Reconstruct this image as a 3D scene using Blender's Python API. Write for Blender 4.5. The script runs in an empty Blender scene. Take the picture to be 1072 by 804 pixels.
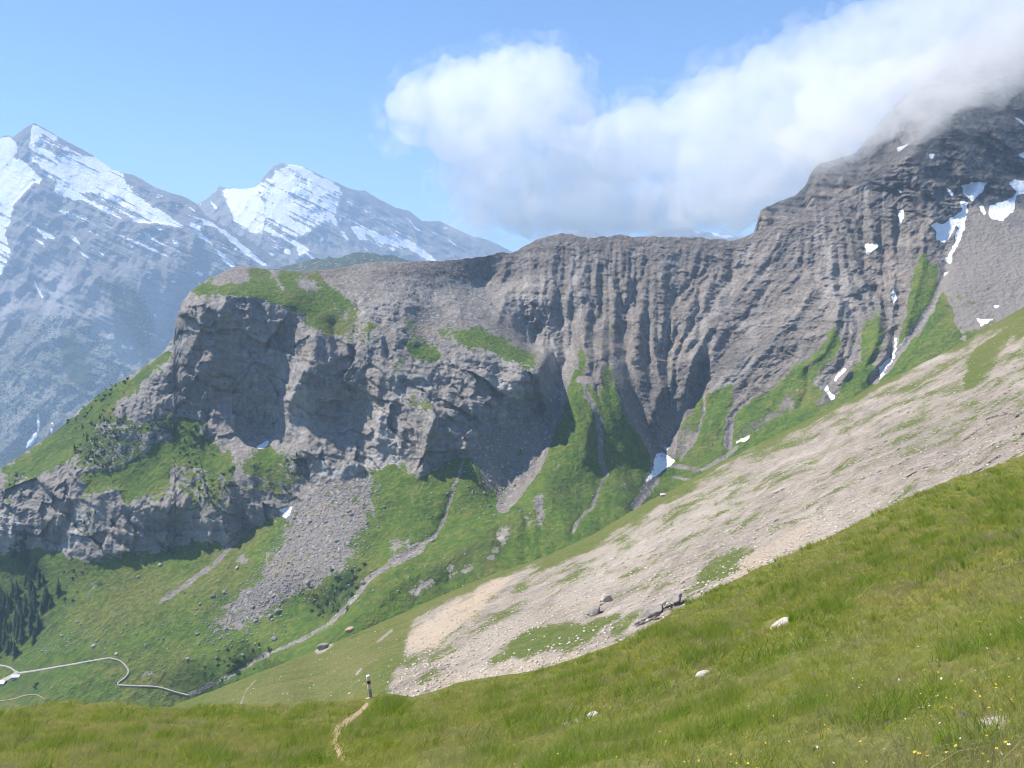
import bpy, math, random
import numpy as np
from mathutils import Vector, Matrix

rng = np.random.default_rng(7)
random.seed(7)
S = bpy.context.scene
COL = S.collection
RES = 1.0            # mesh density multiplier

# ------------------------------------------------------------------ camera
FPX, CX, CY = 841.0, 536.0, 402.0        # photograph 1072 x 804
PITCH = math.atan((402 - 310) / FPX)
CP, SP = math.cos(PITCH), math.sin(PITCH)
cam_d = bpy.data.cameras.new("camera")
cam = bpy.data.objects.new("camera", cam_d)
COL.objects.link(cam)
cam_d.sensor_width = 36.0
cam_d.lens = FPX / 1072.0 * 36.0
cam_d.clip_start = 0.05
cam_d.clip_end = 80000
cam.rotation_euler = (math.pi / 2 - PITCH, 0, 0)
S.camera = cam


def P3(px, py, D):
    """ground position of a bearing (photo pixel) at forward distance D"""
    px = np.asarray(px, float); py = np.asarray(py, float); D = np.asarray(D, float)
    X = (px - CX) / FPX; Y = (CY - py) / FPX
    dy = CP + Y * SP; dz = -SP + Y * CP
    return np.stack([X / dy * D, D + 0 * X, dz / dy * D], -1)


# ------------------------------------------------------------------ noise
_perm = np.random.default_rng(11).integers(0, 2**31, 4096)


def _h(i, j, k, seed):
    a = _perm[(i + seed * 131) & 4095]
    a = _perm[(a + j) & 4095]
    return _perm[(a + k) & 4095]


_G = np.random.default_rng(5).normal(size=(256, 3)).astype(np.float32)
_G /= np.linalg.norm(_G, axis=1)[:, None]


def pn3(x, y, z, seed=0):
    x = np.asarray(x, np.float32); y = np.asarray(y, np.float32); z = np.asarray(z, np.float32)
    x, y, z = np.broadcast_arrays(x, y, z)
    xi = np.floor(x).astype(np.int64); yi = np.floor(y).astype(np.int64); zi = np.floor(z).astype(np.int64)
    fx = x - xi; fy = y - yi; fz = z - zi
    u = fx * fx * fx * (fx * (fx * 6 - 15) + 10)
    v = fy * fy * fy * (fy * (fy * 6 - 15) + 10)
    w = fz * fz * fz * (fz * (fz * 6 - 15) + 10)
    r = 0
    for a in (0, 1):
        for b in (0, 1):
            for c in (0, 1):
                g = _G[_h(xi + a, yi + b, zi + c, seed) & 255]
                d = g[..., 0] * (fx - a) + g[..., 1] * (fy - b) + g[..., 2] * (fz - c)
                r = r + d * (u if a else 1 - u) * (v if b else 1 - v) * (w if c else 1 - w)
    return r * 1.5          # about -1..1


def fbm(x, y, z, oct=4, seed=0, gain=0.5, lac=2.03):
    r = 0; a = 1.0; f = 1.0; t = 0
    for o in range(oct):
        r = r + a * pn3(x * f, y * f, z * f, seed + o * 7); t += a
        a *= gain; f *= lac
    return r / t


def ridged(x, y, z, oct=4, seed=0, gain=0.5, lac=2.07):
    r = 0; a = 1.0; f = 1.0; t = 0
    for o in range(oct):
        n = 1 - np.abs(pn3(x * f, y * f, z * f, seed + o * 7)) * 1.6
        r = r + a * n; t += a; a *= gain; f *= lac
    return r / t


def facets(a, b, sa, sb, seed=0, tilt=.35, step=.14):
    """broken rock faces: every irregular cell is a plane of its own offset and tilt (metres)"""
    u = a / sa; v = b / sb
    iu = np.floor(u).astype(np.int64); iv = np.floor(v).astype(np.int64)
    best = np.full(u.shape, 9.0, np.float32); val = np.zeros(u.shape, np.float32)
    for du in (-1, 0, 1):
        for dv in (-1, 0, 1):
            cu = iu + du; cv = iv + dv
            h = _h(cu, cv, cu * 0 + seed, seed); h2 = _h(cv, cu, cu * 0 + seed + 7, seed + 3)
            pu = cu + (h & 255) / 255.0; pv = cv + ((h >> 8) & 255) / 255.0
            d = (u - pu) ** 2 + (v - pv) ** 2
            c0 = ((h >> 16) & 255) / 127.5 - 1; c1 = (h2 & 255) / 127.5 - 1; c2 = ((h2 >> 8) & 255) / 127.5 - 1
            f = (c0 * step + tilt * (c1 * (u - pu) + .8 * c2 * (v - pv))) * min(sa, sb)
            m = d < best
            best = np.where(m, d, best); val = np.where(m, f, val)
    return val


def sstep(a, b, x):
    t = np.clip((x - a) / (b - a), 0, 1)
    return t * t * (3 - 2 * t)


# ------------------------------------------------------------------ bearing-space fields
FX0, FX1, FY0, FY1 = -170, 1246, -40, 890
FW, FH = FX1 - FX0, FY1 - FY0
GXX, GYY = np.meshgrid(np.arange(FX0, FX1) + .5, np.arange(FY0, FY1) + .5)


def blur(m, r):
    if r <= 0: return m
    r = max(1, int(round(r)))
    for _ in range(2):
        for ax in (0, 1):
            pad = [(0, 0), (0, 0)]; pad[ax] = (r + 1, r)
            c = np.cumsum(np.pad(m, pad, mode='edge'), axis=ax)
            n = m.shape[ax]
            if ax == 0: m = (c[2 * r + 1:2 * r + 1 + n] - c[:n]) / (2 * r + 1)
            else: m = (c[:, 2 * r + 1:2 * r + 1 + n] - c[:, :n]) / (2 * r + 1)
    return m


def poly(pts, r=2):
    """soft filled polygon"""
    m = np.zeros((FH, FW), bool)
    p = np.asarray(pts, float)
    y0 = max(FY0, int(p[:, 1].min()) - 1); y1 = min(FY1, int(p[:, 1].max()) + 2)
    X = GXX[0]
    for yy in range(y0, y1):
        y = yy + .5
        row = np.zeros(FW, bool)
        for (xa, ya), (xb, yb) in zip(p, np.roll(p, -1, 0)):
            if (ya <= y) != (yb <= y):
                xc = xa + (y - ya) / (yb - ya) * (xb - xa)
                row ^= X > xc
        m[yy - FY0] = row
    return blur(m.astype(np.float32), r)


def dist_line(pts, reach=60):
    """distance to a polyline (bearing px), limited to a window"""
    d = np.full((FH, FW), 1e3, np.float32)
    p = np.asarray(pts, float)
    for (xa, ya), (xb, yb) in zip(p[:-1], p[1:]):
        x0 = max(0, int(min(xa, xb) - reach - FX0)); x1 = min(FW, int(max(xa, xb) + reach - FX0) + 1)
        y0 = max(0, int(min(ya, yb) - reach - FY0)); y1 = min(FH, int(max(ya, yb) + reach - FY0) + 1)
        if x1 <= x0 or y1 <= y0: continue
        X = GXX[y0:y1, x0:x1]; Y = GYY[y0:y1, x0:x1]
        L = (xb - xa) ** 2 + (yb - ya) ** 2 + 1e-6
        t = np.clip(((X - xa) * (xb - xa) + (Y - ya) * (yb - ya)) / L, 0, 1)
        dd = np.hypot(X - xa - t * (xb - xa), Y - ya - t * (yb - ya))
        d[y0:y1, x0:x1] = np.minimum(d[y0:y1, x0:x1], dd)
    return d


def line(pts, w, soft=1.0):
    d = dist_line(pts, w * 3 + 6)
    return np.clip((w + soft - d) / (2 * soft), 0, 1).astype(np.float32)


def samp(F, px, py):
    x = np.clip(np.asarray(px) - FX0 - .5, 0, FW - 1.001); y = np.clip(np.asarray(py) - FY0 - .5, 0, FH - 1.001)
    xi = x.astype(int); yi = y.astype(int); fx = x - xi; fy = y - yi
    return (F[yi, xi] * (1 - fx) + F[yi, xi + 1] * fx) * (1 - fy) + (F[yi + 1, xi] * (1 - fx) + F[yi + 1, xi + 1] * fx) * fy


def warp(px, py, amp=4.0, sc=22.0, seed=0, oct=5):
    """irregular offsets so that cover edges wander"""
    return px + amp * 1.6 * fbm(px / sc, py / sc, .37, oct, 400 + seed, gain=.62), py + amp * 1.6 * fbm(px / sc, py / sc, 5.7, oct, 440 + seed, gain=.62)


def tps(ctrl, log=True, smooth=1e-4):
    """thin plate spline through (px,py,value), on the full bearing grid"""
    c = np.asarray(ctrl, float)
    p = c[:, :2] / 300.0; v = np.log(c[:, 2]) if log else c[:, 2]
    n = len(p)
    def U(r2): return np.where(r2 > 1e-12, r2 * np.log(r2 + 1e-12), 0) * .5
    K = U(((p[:, None] - p[None]) ** 2).sum(-1)) + np.eye(n) * smooth
    Q = np.c_[np.ones(n), p]
    A = np.zeros((n + 3, n + 3)); A[:n, :n] = K; A[:n, n:] = Q; A[n:, :n] = Q.T
    w = np.linalg.solve(A, np.r_[v, 0, 0, 0])
    st = 4
    xs = np.arange(FX0, FX1 + st, st) + .5; ys = np.arange(FY0, FY1 + st, st) + .5
    gx, gy = np.meshgrid(xs, ys)
    g = np.stack([gx.ravel(), gy.ravel()], -1) / 300.0
    out = np.concatenate([U(((q[:, None] - p[None]) ** 2).sum(-1)) @ w[:n] + w[n] + q @ w[n + 1:] for q in np.array_split(g, 40)])
    out = out.reshape(gx.shape)
    # bilinear up
    X = (GXX - xs[0]) / st; Y = (GYY - ys[0]) / st
    xi = np.clip(X.astype(int), 0, out.shape[1] - 2); yi = np.clip(Y.astype(int), 0, out.shape[0] - 2)
    fx = X - xi; fy = Y - yi
    r = (out[yi, xi] * (1 - fx) + out[yi, xi + 1] * fx) * (1 - fy) + (out[yi + 1, xi] * (1 - fx) + out[yi + 1, xi + 1] * fx) * fy
    return np.exp(r) if log else r


# ------------------------------------------------------------------ object helpers
def tag(o, label=None, cat=None, group=None, kind=None):
    if label: o['label'] = label
    if cat: o['category'] = cat
    if group: o['group'] = group
    if kind: o['kind'] = kind
    return o


def mesh_obj(name, V, F, mat, parent=None, smooth=True, cols=None):
    me = bpy.data.meshes.new(name)
    V = np.asarray(V, np.float32)
    if isinstance(F, np.ndarray):
        me.vertices.add(len(V)); me.vertices.foreach_set("co", V.ravel())
        k = F.shape[1]; n = len(F)
        me.loops.add(n * k); me.loops.foreach_set("vertex_index", F.astype(np.int32).ravel())
        me.polygons.add(n)
        me.polygons.foreach_set("loop_start", np.arange(n, dtype=np.int32) * k)
        me.update(calc_edges=True)
    else:
        me.from_pydata([tuple(v) for v in V], [], F)
    if smooth:
        me.polygons.foreach_set("use_smooth", np.ones(len(me.polygons), bool))
    for nm, c in (cols or {}).items():
        at = me.color_attributes.new(nm, 'FLOAT_COLOR', 'POINT')
        at.data.foreach_set("color", np.asarray(c, np.float32).ravel())
    me.validate(); me.update()
    if mat: me.materials.append(mat)
    o = bpy.data.objects.new(name, me)
    COL.objects.link(o)
    if parent: o.parent = parent
    return o


def empty(name, loc=(0, 0, 0), rz=0.0):
    o = bpy.data.objects.new(name, None)
    COL.objects.link(o); o.location = loc; o.rotation_euler = (0, 0, rz)
    o.empty_display_size = .1
    return o


def grid_faces(nr, nc):
    i = np.arange(nr * nc).reshape(nr, nc)
    return np.stack([i[:-1, :-1], i[1:, :-1], i[1:, 1:], i[:-1, 1:]], -1).reshape(-1, 4)


def interp_line(pts, xs):
    p = np.asarray(pts, float)
    return np.interp(xs, p[:, 0], p[:, 1])


# ------------------------------------------------------------------ node helpers
class NT:
    def __init__(self, name, world=None):
        if world is None:
            self.m = bpy.data.materials.new(name); self.m.use_nodes = True
            self.t = self.m.node_tree
        else:
            self.t = world.node_tree
        self.t.nodes.clear()

    def n(self, typ, **kw):
        nd = self.t.nodes.new(typ)
        for k, v in kw.items():
            if k == 'ins':
                for a, b in v.items():
                    s = nd.inputs[a]
                    if hasattr(b, 'is_output') or isinstance(b, bpy.types.NodeSocket): self.t.links.new(b, s)
                    else: s.default_value = b
            else: setattr(nd, k, v)
        return nd

    def math(self, op, a, b=0.0, c=0.0, clamp=False):
        nd = self.n('ShaderNodeMath', operation=op, use_clamp=clamp, ins={0: a, 1: b, 2: c}); return nd.outputs[0]

    def mix(self, f, a, b, blend='MIX'):
        nd = self.n('ShaderNodeMix', data_type='RGBA', blend_type=blend)
        for idx, v in ((0, f), (6, a), (7, b)):
            s = nd.inputs[idx]
            if isinstance(v, bpy.types.NodeSocket): self.t.links.new(v, s)
            elif idx == 0: s.default_value = v
            else: s.default_value = tuple(v) + ((1,) if len(v) == 3 else ())
        return nd.outputs[2]

    def noise(self, vec, scale, detail=4, rough=.55, dist=0.0, dim='3D'):
        nd = self.n('ShaderNodeTexNoise', noise_dimensions=dim, ins={'Scale': scale, 'Detail': detail, 'Roughness': rough, 'Distortion': dist})
        if vec is not None: self.t.links.new(vec, nd.inputs['Vector'])
        return nd.outputs['Fac']

    def step(self, x, a, b):
        nd = self.n('ShaderNodeMapRange', interpolation_type='SMOOTHSTEP', ins={0: x, 1: a, 2: b, 3: 0.0, 4: 1.0}); return nd.outputs[0]

    def scale(self, vec, s):
        nd = self.n('ShaderNodeVectorMath', operation='MULTIPLY'); self.t.links.new(vec, nd.inputs[0]); nd.inputs[1].default_value = s
        return nd.outputs[0]

    def pos(self): return self.n('ShaderNodeNewGeometry').outputs['Position']

    def attr(self, name):
        a = self.n('ShaderNodeAttribute', attribute_name=name)
        s = self.n('ShaderNodeSeparateColor'); self.t.links.new(a.outputs['Color'], s.inputs[0])
        return s.outputs[0], s.outputs[1], s.outputs[2], a.outputs['Alpha']

    def bsdf(self, col, rough=.9, normal=None, spec=.2, **kw):
        b = self.n('ShaderNodeBsdfPrincipled')
        for k, v in (('Base Color', col), ('Roughness', rough), ('Specular IOR Level', spec)):
            if isinstance(v, bpy.types.NodeSocket): self.t.links.new(v, b.inputs[k])
            elif k == 'Base Color': b.inputs[k].default_value = tuple(v) + ((1,) if len(v) == 3 else ())
            else: b.inputs[k].default_value = v
        if normal is not None: self.t.links.new(normal, b.inputs['Normal'])
        o = self.n('ShaderNodeOutputMaterial'); self.t.links.new(b.outputs[0], o.inputs[0])
        return b

    def bump(self, h, dist, strength=1.0, normal=None):
        nd = self.n('ShaderNodeBump', ins={'Strength': strength, 'Distance': dist, 'Height': h})
        if normal is not None: self.t.links.new(normal, nd.inputs['Normal'])
        return nd.outputs[0]


def ground_mat(name, rock_a, rock_b, shale, pale, scree, grass_a, grass_b, grass_dry, unit, strata=0.0, snow=(.85, .87, .9), ochre=(.30, .24, .16), edge=.62, bumpd=1.0):
    """procedural ground: rock / scree / turf / snow chosen by painted cover maps, broken up by noise. unit = metres of the finest visible grain"""
    T = NT(name); p = T.pos()
    g, s, sn, dk = T.attr('cover')
    oc, pa, dr, di = T.attr('tone')
    n1 = T.noise(p, .12 / unit, 6, .62); n2 = T.noise(p, .5 / unit, 4, .6); n3 = T.noise(p, .03 / unit, 5, .6); n4 = T.noise(p, .25 / unit, 5, .7)
    # rock
    rock = T.mix(T.step(n1, .36, .64), rock_a, rock_b)
    st = T.noise(T.scale(p, (.02 / unit, .02 / unit, .30 / unit)), 1.0, 5, .65, .6)
    rock = T.mix(T.math('MULTIPLY', T.step(st, .45, .7), strata), rock, shale)
    rock = T.mix(T.math('MULTIPLY', T.step(n3, .5, .75), .5), rock, pale)
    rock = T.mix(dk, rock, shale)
    rock = T.mix(pa, rock, pale)
    ocn = T.noise(T.scale(p, (.25 / unit, .25 / unit, .03 / unit)), 1.0, 4, .6)
    rock = T.mix(T.math('MULTIPLY', oc, T.step(ocn, .42, .62)), rock, ochre)
    spk = T.step(n2, .35, .7)
    rock = T.mix(T.math('MULTIPLY', spk, .35), rock, T.mix(.5, rock, (.45, .43, .40)))
    rock = T.mix(T.math('MULTIPLY', T.step(n4, .62, .35), .45), rock, T.mix(.6, rock, (.03, .03, .035)))
    # scree
    vo = T.n('ShaderNodeTexVoronoi', ins={'Scale': .95 / unit, 'Randomness': 1.0}); T.t.links.new(p, vo.inputs['Vector'])
    vsep = T.n('ShaderNodeSeparateColor'); T.t.links.new(vo.outputs['Color'], vsep.inputs[0])
    inv = T.math('SUBTRACT', 1.0, T.math('MULTIPLY', dr, .85))
    sc = T.mix(T.math('MULTIPLY', T.math('MULTIPLY', vsep.outputs[0], .75), inv), scree, T.mix(.6, scree, (.09, .088, .09)))
    sc = T.mix(T.math('MULTIPLY', T.math('MULTIPLY', T.step(vsep.outputs[1], .84, .97), .55), inv), sc, (.42, .41, .40))
    sc = T.mix(T.math('MULTIPLY', oc, .9), sc, ochre)
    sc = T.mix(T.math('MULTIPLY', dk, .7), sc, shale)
    sm = T.step(T.math('ADD', s, T.math('MULTIPLY', T.math('SUBTRACT', n4, .5), 1.3)), .4, .6)
    col = T.mix(sm, rock, sc)
    # turf
    gr = T.mix(T.step(n1, .35, .65), grass_a, grass_b)
    gr = T.mix(T.math('MULTIPLY', T.step(n4, .48, .7), .6), gr, grass_dry)
    gr = T.mix(T.math('MULTIPLY', dr, T.step(T.math('ADD', n3, T.math('MULTIPLY', n2, .3)), .4, .75)), gr, grass_dry)
    gr = T.mix(T.math('MULTIPLY', T.step(n2, .60, .42), .35), gr, T.mix(.65, gr, (.012, .022, .008)))
    gr = T.mix(di, gr, (.022, .042, .014))
    gm = T.step(T.math('ADD', g, T.math('ADD', T.math('MULTIPLY', T.math('SUBTRACT', n4, .5), edge * 1.5), T.math('MULTIPLY', T.math('SUBTRACT', n2, .5), edge))), .44, .58)
    col = T.mix(gm, col, gr)
    snm = T.step(T.math('ADD', sn, T.math('MULTIPLY', T.math('SUBTRACT', n4, .5), .55)), .45, .56)
    col = T.mix(snm, col, snow)
    hn = T.math('ADD', T.math('MULTIPLY', n4, .7), T.math('MULTIPLY', n2, .5))
    b = T.bump(hn, unit * bumpd * 2.2, .8)
    T.bsdf(col, .92, b, .15)
    return T.m


class Layer:
    def __init__(s, x0, x1, dx, dy, crest, bottom, jag=None):
        s.xs = np.arange(x0, x1 + dx, dx)
        cy = interp_line(crest, s.xs)
        if jag: cy = cy + jag(s.xs)
        s.cy = cy; s.by = interp_line(bottom, s.xs)
        s.by = np.maximum(s.by, s.cy + 4)
        s.nr = max(8, int((s.by - s.cy).max() / dy))
        v = np.linspace(0, 1, s.nr)[:, None]
        s.PX = np.repeat(s.xs[None], s.nr, 0); s.PY = s.cy[None] + v * (s.by - s.cy)[None]

    def finish(s, D): s.D = D; s.P = P3(s.PX, s.PY, D)

    def at(s, px, py, push=0.0):
        """surface point under a bearing"""
        px = np.atleast_1d(np.asarray(px, float)); py = np.atleast_1d(np.asarray(py, float))
        c = np.clip((px - s.xs[0]) / (s.xs[1] - s.xs[0]), 0, len(s.xs) - 1.001); ci = c.astype(int); cf = c - ci
        out = 0
        for k, w in ((0, 1 - cf), (1, cf)):
            cy = s.cy[ci + k]; by = s.by[ci + k]
            r = np.clip((py - cy) / (by - cy), 0, 1) * (s.nr - 1.001); ri = r.astype(int); rf = r - ri
            out = out + w * (s.D[ri, ci + k] * (1 - rf) + s.D[ri + 1, ci + k] * rf)
        return P3(px, py, out - push)

    def mesh(s, name, mat, fields, back=((15, 6), (40, 30), (120, 110), (300, 330)), front=(), kind='structure', flip=False, region=None):
        P = s.P
        rows = []
        A = P[0]
        hd = A[:, :2] / np.linalg.norm(A[:, :2], axis=1)[:, None]
        for dd, dz in reversed(back):
            B = A.copy(); B[:, :2] += hd * dd; B[:, 2] -= dz; rows.append(B)
        body = list(P)
        Z = P[-1]; tail = []
        hz = Z[:, :2] / np.linalg.norm(Z[:, :2], axis=1)[:, None]
        for dd, dz in front:
            B = Z.copy(); B[:, :2] += hz * dd; B[:, 2] -= dz; tail.append(B)
        allp = np.array(rows + body + tail)
        nr, nc = allp.shape[:2]
        cols = {}
        for nm, fl in fields.items():
            c = np.stack(fl, -1)
            c = np.concatenate([np.repeat(c[:1], len(rows), 0), c, np.repeat(c[-1:], len(tail), 0)], 0)
            cols[nm] = c.reshape(-1, 4)
        F = grid_faces(nr, nc)
        V = allp.reshape(-1, 3)
        if region is None:
            o = mesh_obj(name, V, F, mat, cols=cols); tag(o, kind=kind); return o
        objs = []
        R = np.concatenate([np.repeat(region[:1], len(rows), 0), region, np.repeat(region[-1:], len(tail), 0)], 0).reshape(-1)
        fr = R[F[:, 0]]
        for k, nm in enumerate(name):
            f = F[fr == k]
            if not len(f): continue
            u, inv = np.unique(f, return_inverse=True)
            o = mesh_obj(nm, V[u], inv.reshape(f.shape).astype(np.int32), mat, smooth=(nm == 'alpine_valley'), cols={a: b[u] for a, b in cols.items()}); tag(o, kind=kind); objs.append(o)
        return objs


# ================================================================== MAIN MOUNTAIN, CLIFF AND VALLEY
M_CREST = [(-170, 590), (-60, 530), (0, 491), (20, 478), (62, 449), (80, 432), (108, 409), (140, 391), (170, 370), (182, 352), (184, 336), (190, 318), (199, 305), (216, 293),
           (236, 284), (247, 279), (262, 279), (284, 283), (312, 284), (338, 283), (360, 280), (378, 276), (391, 274), (420, 274), (450, 273), (478, 272), (496, 270), (512, 268), (521, 264),
           (528, 263.5), (535, 266), (541, 262), (556, 254), (570, 248), (590, 243.5), (603, 247), (622, 249), (640, 247), (650, 246), (668, 248), (690, 248), (720, 248), (748, 250),
           (768, 252), (781, 247), (791, 243), (812, 233), (830, 226), (850, 218), (870, 208), (888, 198), (905, 186), (926, 172), (940, 160), (956, 149), (968, 130), (990, 112), (1020, 92),
           (1045, 72), (1072, 62), (1110, 45), (1160, 30), (1246, 15)]
M_BOTTOM = [(-170, 800), (0, 765), (190, 765), (230, 745), (335, 705), (420, 665), (520, 615), (600, 580), (680, 540), (800, 485), (900, 435), (1000, 385), (1072, 350), (1246, 260)]
jag = lambda x: 1.6 * fbm(x / 9.0, 0, 3.3, 4, 21) * np.where(x > 395, 1.0, .45) * 1.6
M = Layer(-165, 1238, 1.15 / RES, 1.15 / RES, M_CREST, M_BOTTOM, jag)

MD = [  # px, py, forward distance (m)
    (-160, 790, 860), (0, 760, 820), (130, 750, 800), (230, 745, 790), (0, 700, 930), (60, 692, 890), (130, 690, 865), (190, 725, 815), (-100, 700, 960),
    (0, 640, 1000), (60, 640, 960), (130, 640, 922), (200, 640, 880), (250, 680, 825), (270, 690, 800), (-100, 620, 1060),
    (0, 590, 1040), (40, 575, 1035), (85, 588, 1000), (130, 580, 985), (180, 570, 985), (215, 566, 980), (262, 552, 995),
    (0, 540, 1050), (40, 530, 1045), (90, 545, 1012), (140, 540, 992), (180, 530, 990), (230, 535, 985),
    (20, 500, 1085), (0, 491, 1110), (62, 449, 1160), (108, 409, 1165), (140, 391, 1165), (170, 371, 1160), (184, 340, 1150), (-100, 560, 1130),
    (60, 480, 1090), (100, 440, 1110), (140, 415, 1120), (170, 390, 1120),
    (95, 500, 1040), (130, 510, 1025), (110, 470, 1065), (140, 450, 1080), (160, 480, 1060), (190, 450, 1075), (225, 475, 1055), (205, 500, 1020),
    (190, 440, 1090), (210, 420, 1105), (250, 450, 1095), (275, 455, 1100), (292, 440, 1104),
    (200, 380, 1112), (230, 400, 1106), (270, 400, 1105), (290, 400, 1108), (200, 340, 1118), (230, 340, 1110), (270, 330, 1112), (295, 350, 1112),
    (205, 312, 1132), (235, 306, 1122), (265, 310, 1118), (300, 320, 1116), (320, 335, 1112),
    (218, 295, 1175), (250, 290, 1180), (290, 300, 1165), (330, 320, 1150), (355, 345, 1118),
    (250, 279.5, 1225), (284, 284, 1230), (338, 284, 1245), (391, 276, 1270),
    (300, 455, 1075), (306, 420, 1066), (318, 390, 1066), (330, 350, 1085), (322, 440, 1050), (345, 440, 1046), (350, 400, 1052), (375, 430, 1056), (385, 380, 1070),
    (300, 470, 1040), (260, 485, 1022), (258, 520, 1004), (290, 527, 992), (310, 470, 1022), (330, 500, 1000), (310, 520, 990), (345, 470, 1015),
    (303, 540, 975), (340, 525, 962), (345, 505, 985), (380, 495, 988), (380, 475, 1005), (420, 490, 975), (415, 465, 1000), (440, 498, 962), (440, 450, 985),
    (400, 440, 1022), (400, 400, 1046), (440, 420, 1012), (400, 370, 1066), (420, 350, 1090),
    (470, 480, 985), (480, 440, 1005), (500, 460, 1000), (500, 420, 1018), (470, 410, 1030), (530, 440, 1040), (520, 400, 1046), (550, 420, 1055), (572, 400, 1075), (578, 420, 1075),
    (450, 385, 1050), (500, 378, 1058), (540, 378, 1070), (570, 382, 1090),
    (440, 366, 1080), (470, 358, 1100), (500, 352, 1120), (540, 368, 1120), (560, 374, 1130),
    (385, 330, 1120), (390, 300, 1190), (430, 320, 1160), (450, 335, 1150), (480, 325, 1200), (460, 300, 1270), (430, 290, 1240), (450, 274, 1330), (500, 271, 1400), (520, 320, 1290),
    (520, 265, 1415), (541, 263, 1425), (500, 300, 1370), (520, 300, 1375),
    (545, 345, 1270), (560, 365, 1230), (578, 385, 1190), (590, 405, 1115),
    (560, 320, 1300), (560, 280, 1380), (590, 250, 1425), (600, 300, 1340), (600, 350, 1250), (605, 380, 1150),
    (650, 248, 1435), (650, 300, 1345), (645, 350, 1255), (645, 380, 1165), (700, 249, 1425), (700, 300, 1345), (690, 350, 1255), (690, 400, 1180),
    (768, 253, 1405), (760, 300, 1335), (740, 350, 1250), (735, 400, 1175), (830, 227, 1385), (830, 280, 1315), (810, 340, 1225), (800, 400, 1135),
    (888, 199, 1370), (890, 260, 1285), (880, 320, 1195), (870, 370, 1120), (950, 160, 1350), (950, 215, 1280), (945, 270, 1210), (940, 320, 1135), (935, 370, 1060),
    (1000, 110, 1350), (1000, 160, 1310), (1000, 210, 1265), (1000, 260, 1195), (1000, 310, 1105), (1000, 350, 1045),
    (1072, 64, 1350), (1072, 120, 1325), (1072, 180, 1290), (1060, 230, 1215), (1072, 280, 1130), (1072, 320, 1060), (1200, 30, 1340), (1220, 150, 1260), (1220, 260, 1080),
    (690, 450, 1110), (690, 480, 1070), (684, 505, 1030), (700, 520, 1000), (740, 450, 1085), (740, 480, 1040), (790, 440, 1075), (800, 465, 1030), (850, 420, 1060), (880, 405, 1050), (900, 420, 1020),
    (580, 430, 1072), (572, 460, 1030), (555, 490, 990), (530, 522, 950), (600, 430, 1055), (600, 470, 1005), (600, 500, 972), (620, 420, 1085), (645, 420, 1092), (650, 470, 1050), (660, 500, 1010),
    (520, 470, 1010), (500, 500, 960), (480, 520, 925), (540, 480, 1015), (450, 520, 925), (450, 560, 875), (470, 560, 875), (400, 530, 925), (400, 580, 848), (370, 560, 885), (350, 540, 930), (320, 560, 930),
    (340, 600, 850), (290, 620, 870), (290, 580, 920), (240, 600, 925), (240, 640, 875), (300, 660, 815), (340, 650, 800),
    (436, 574, 845), (412, 588, 815), (386, 606, 790), (366, 632, 770), (346, 653, 765), (323, 666, 760), (278, 686, 765), (240, 708, 780),
    (380, 640, 752), (420, 608, 785), (460, 588, 815), (500, 560, 850), (540, 535, 890), (570, 515, 930), (600, 505, 965),
    (400, 650, 735), (460, 620, 765), (500, 595, 790), (560, 560, 835), (600, 540, 870), (620, 550, 850), (660, 520, 930), (640, 530, 900), (480, 660, 730), (560, 600, 780), (700, 540, 930),
    (340, 700, 715), (800, 500, 960), (900, 450, 960), (1000, 390, 980),
]
DB = tps(MD, smooth=3e-5)

# -------- traced relief (metres, + = further away)
REL = np.zeros((FH, FW), np.float32)
def gully(pts, w, a):
    global REL
    REL += a * np.exp(-(dist_line(pts, w * 4 + 4) / w) ** 1.3)
def rib(pts, w, a): gully(pts, w, -a)

gully([(597, 353), (601, 383), (614, 405), (627, 439), (631, 499)], 5, 9)
gully([(650, 346), (657, 383), (665, 417), (680, 454), (691, 476)], 6, 14)
gully([(735, 385), (722, 425), (709, 445), (694, 472)], 7, 16)
gully([(896, 312), (915, 325), (933, 345), (937, 353), (926, 380), (913, 402)], 5, 12)
gully([(940, 235), (938, 290), (940, 310), (938, 350)], 5, 10)
gully([(906, 268), (918, 300), (930, 335), (936, 352)], 4, 9)
gully([(883, 310), (893, 325), (900, 345), (890, 375), (868, 402), (872, 418)], 5, 11)
gully([(991, 277), (978, 316), (948, 361), (933, 378)], 5, 8)
gully([(766, 262), (766, 285), (768, 300), (758, 330)], 4, 9)
gully([(560, 500), (548, 508), (530, 526)], 8, 7)
gully([(574, 402), (578, 430), (570, 458), (560, 488)], 9, 10)
gully([(766, 445), (763, 470)], 5, 8)
gully([(736, 410), (737, 430), (730, 455)], 3, 5)
gully([(845, 384), (846, 406), (838, 424)], 4, 8)
rib([(655, 296), (660, 325), (664, 350), (662, 375)], 7, 16)
rib([(575, 280), (568, 310), (562, 335)], 6, 9)
rib([(600, 300), (592, 330), (590, 352)], 6, 10)
rib([(620, 302), (614, 340), (608, 372)], 6, 12)
rib([(640, 300), (642, 335), (638, 368)], 5, 10)
rib([(695, 280), (686, 320), (690, 350)], 7, 11)
rib([(722, 358), (712, 378), (700, 400), (684, 420), (683, 440)], 8, 20)
rib([(740, 345), (728, 372), (718, 402)], 6, 12)
rib([(879, 315), (874, 345), (862, 370), (840, 385)], 6, 13)
rib([(826, 326), (812, 350), (795, 372), (775, 400)], 7, 12)
rib([(850, 300), (830, 340), (812, 365)], 6, 9)
rib([(922, 330), (916, 360), (905, 385)], 6, 11)
rib([(870, 276), (872, 300), (876, 315)], 6, 13)
rib([(966, 240), (966, 275), (958, 310), (948, 340)], 6, 8)
rib([(790, 300), (770, 330), (752, 355), (742, 372)], 6, 10)
rib([(810, 260), (790, 285), (765, 320), (745, 345)], 6, 8)
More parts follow.
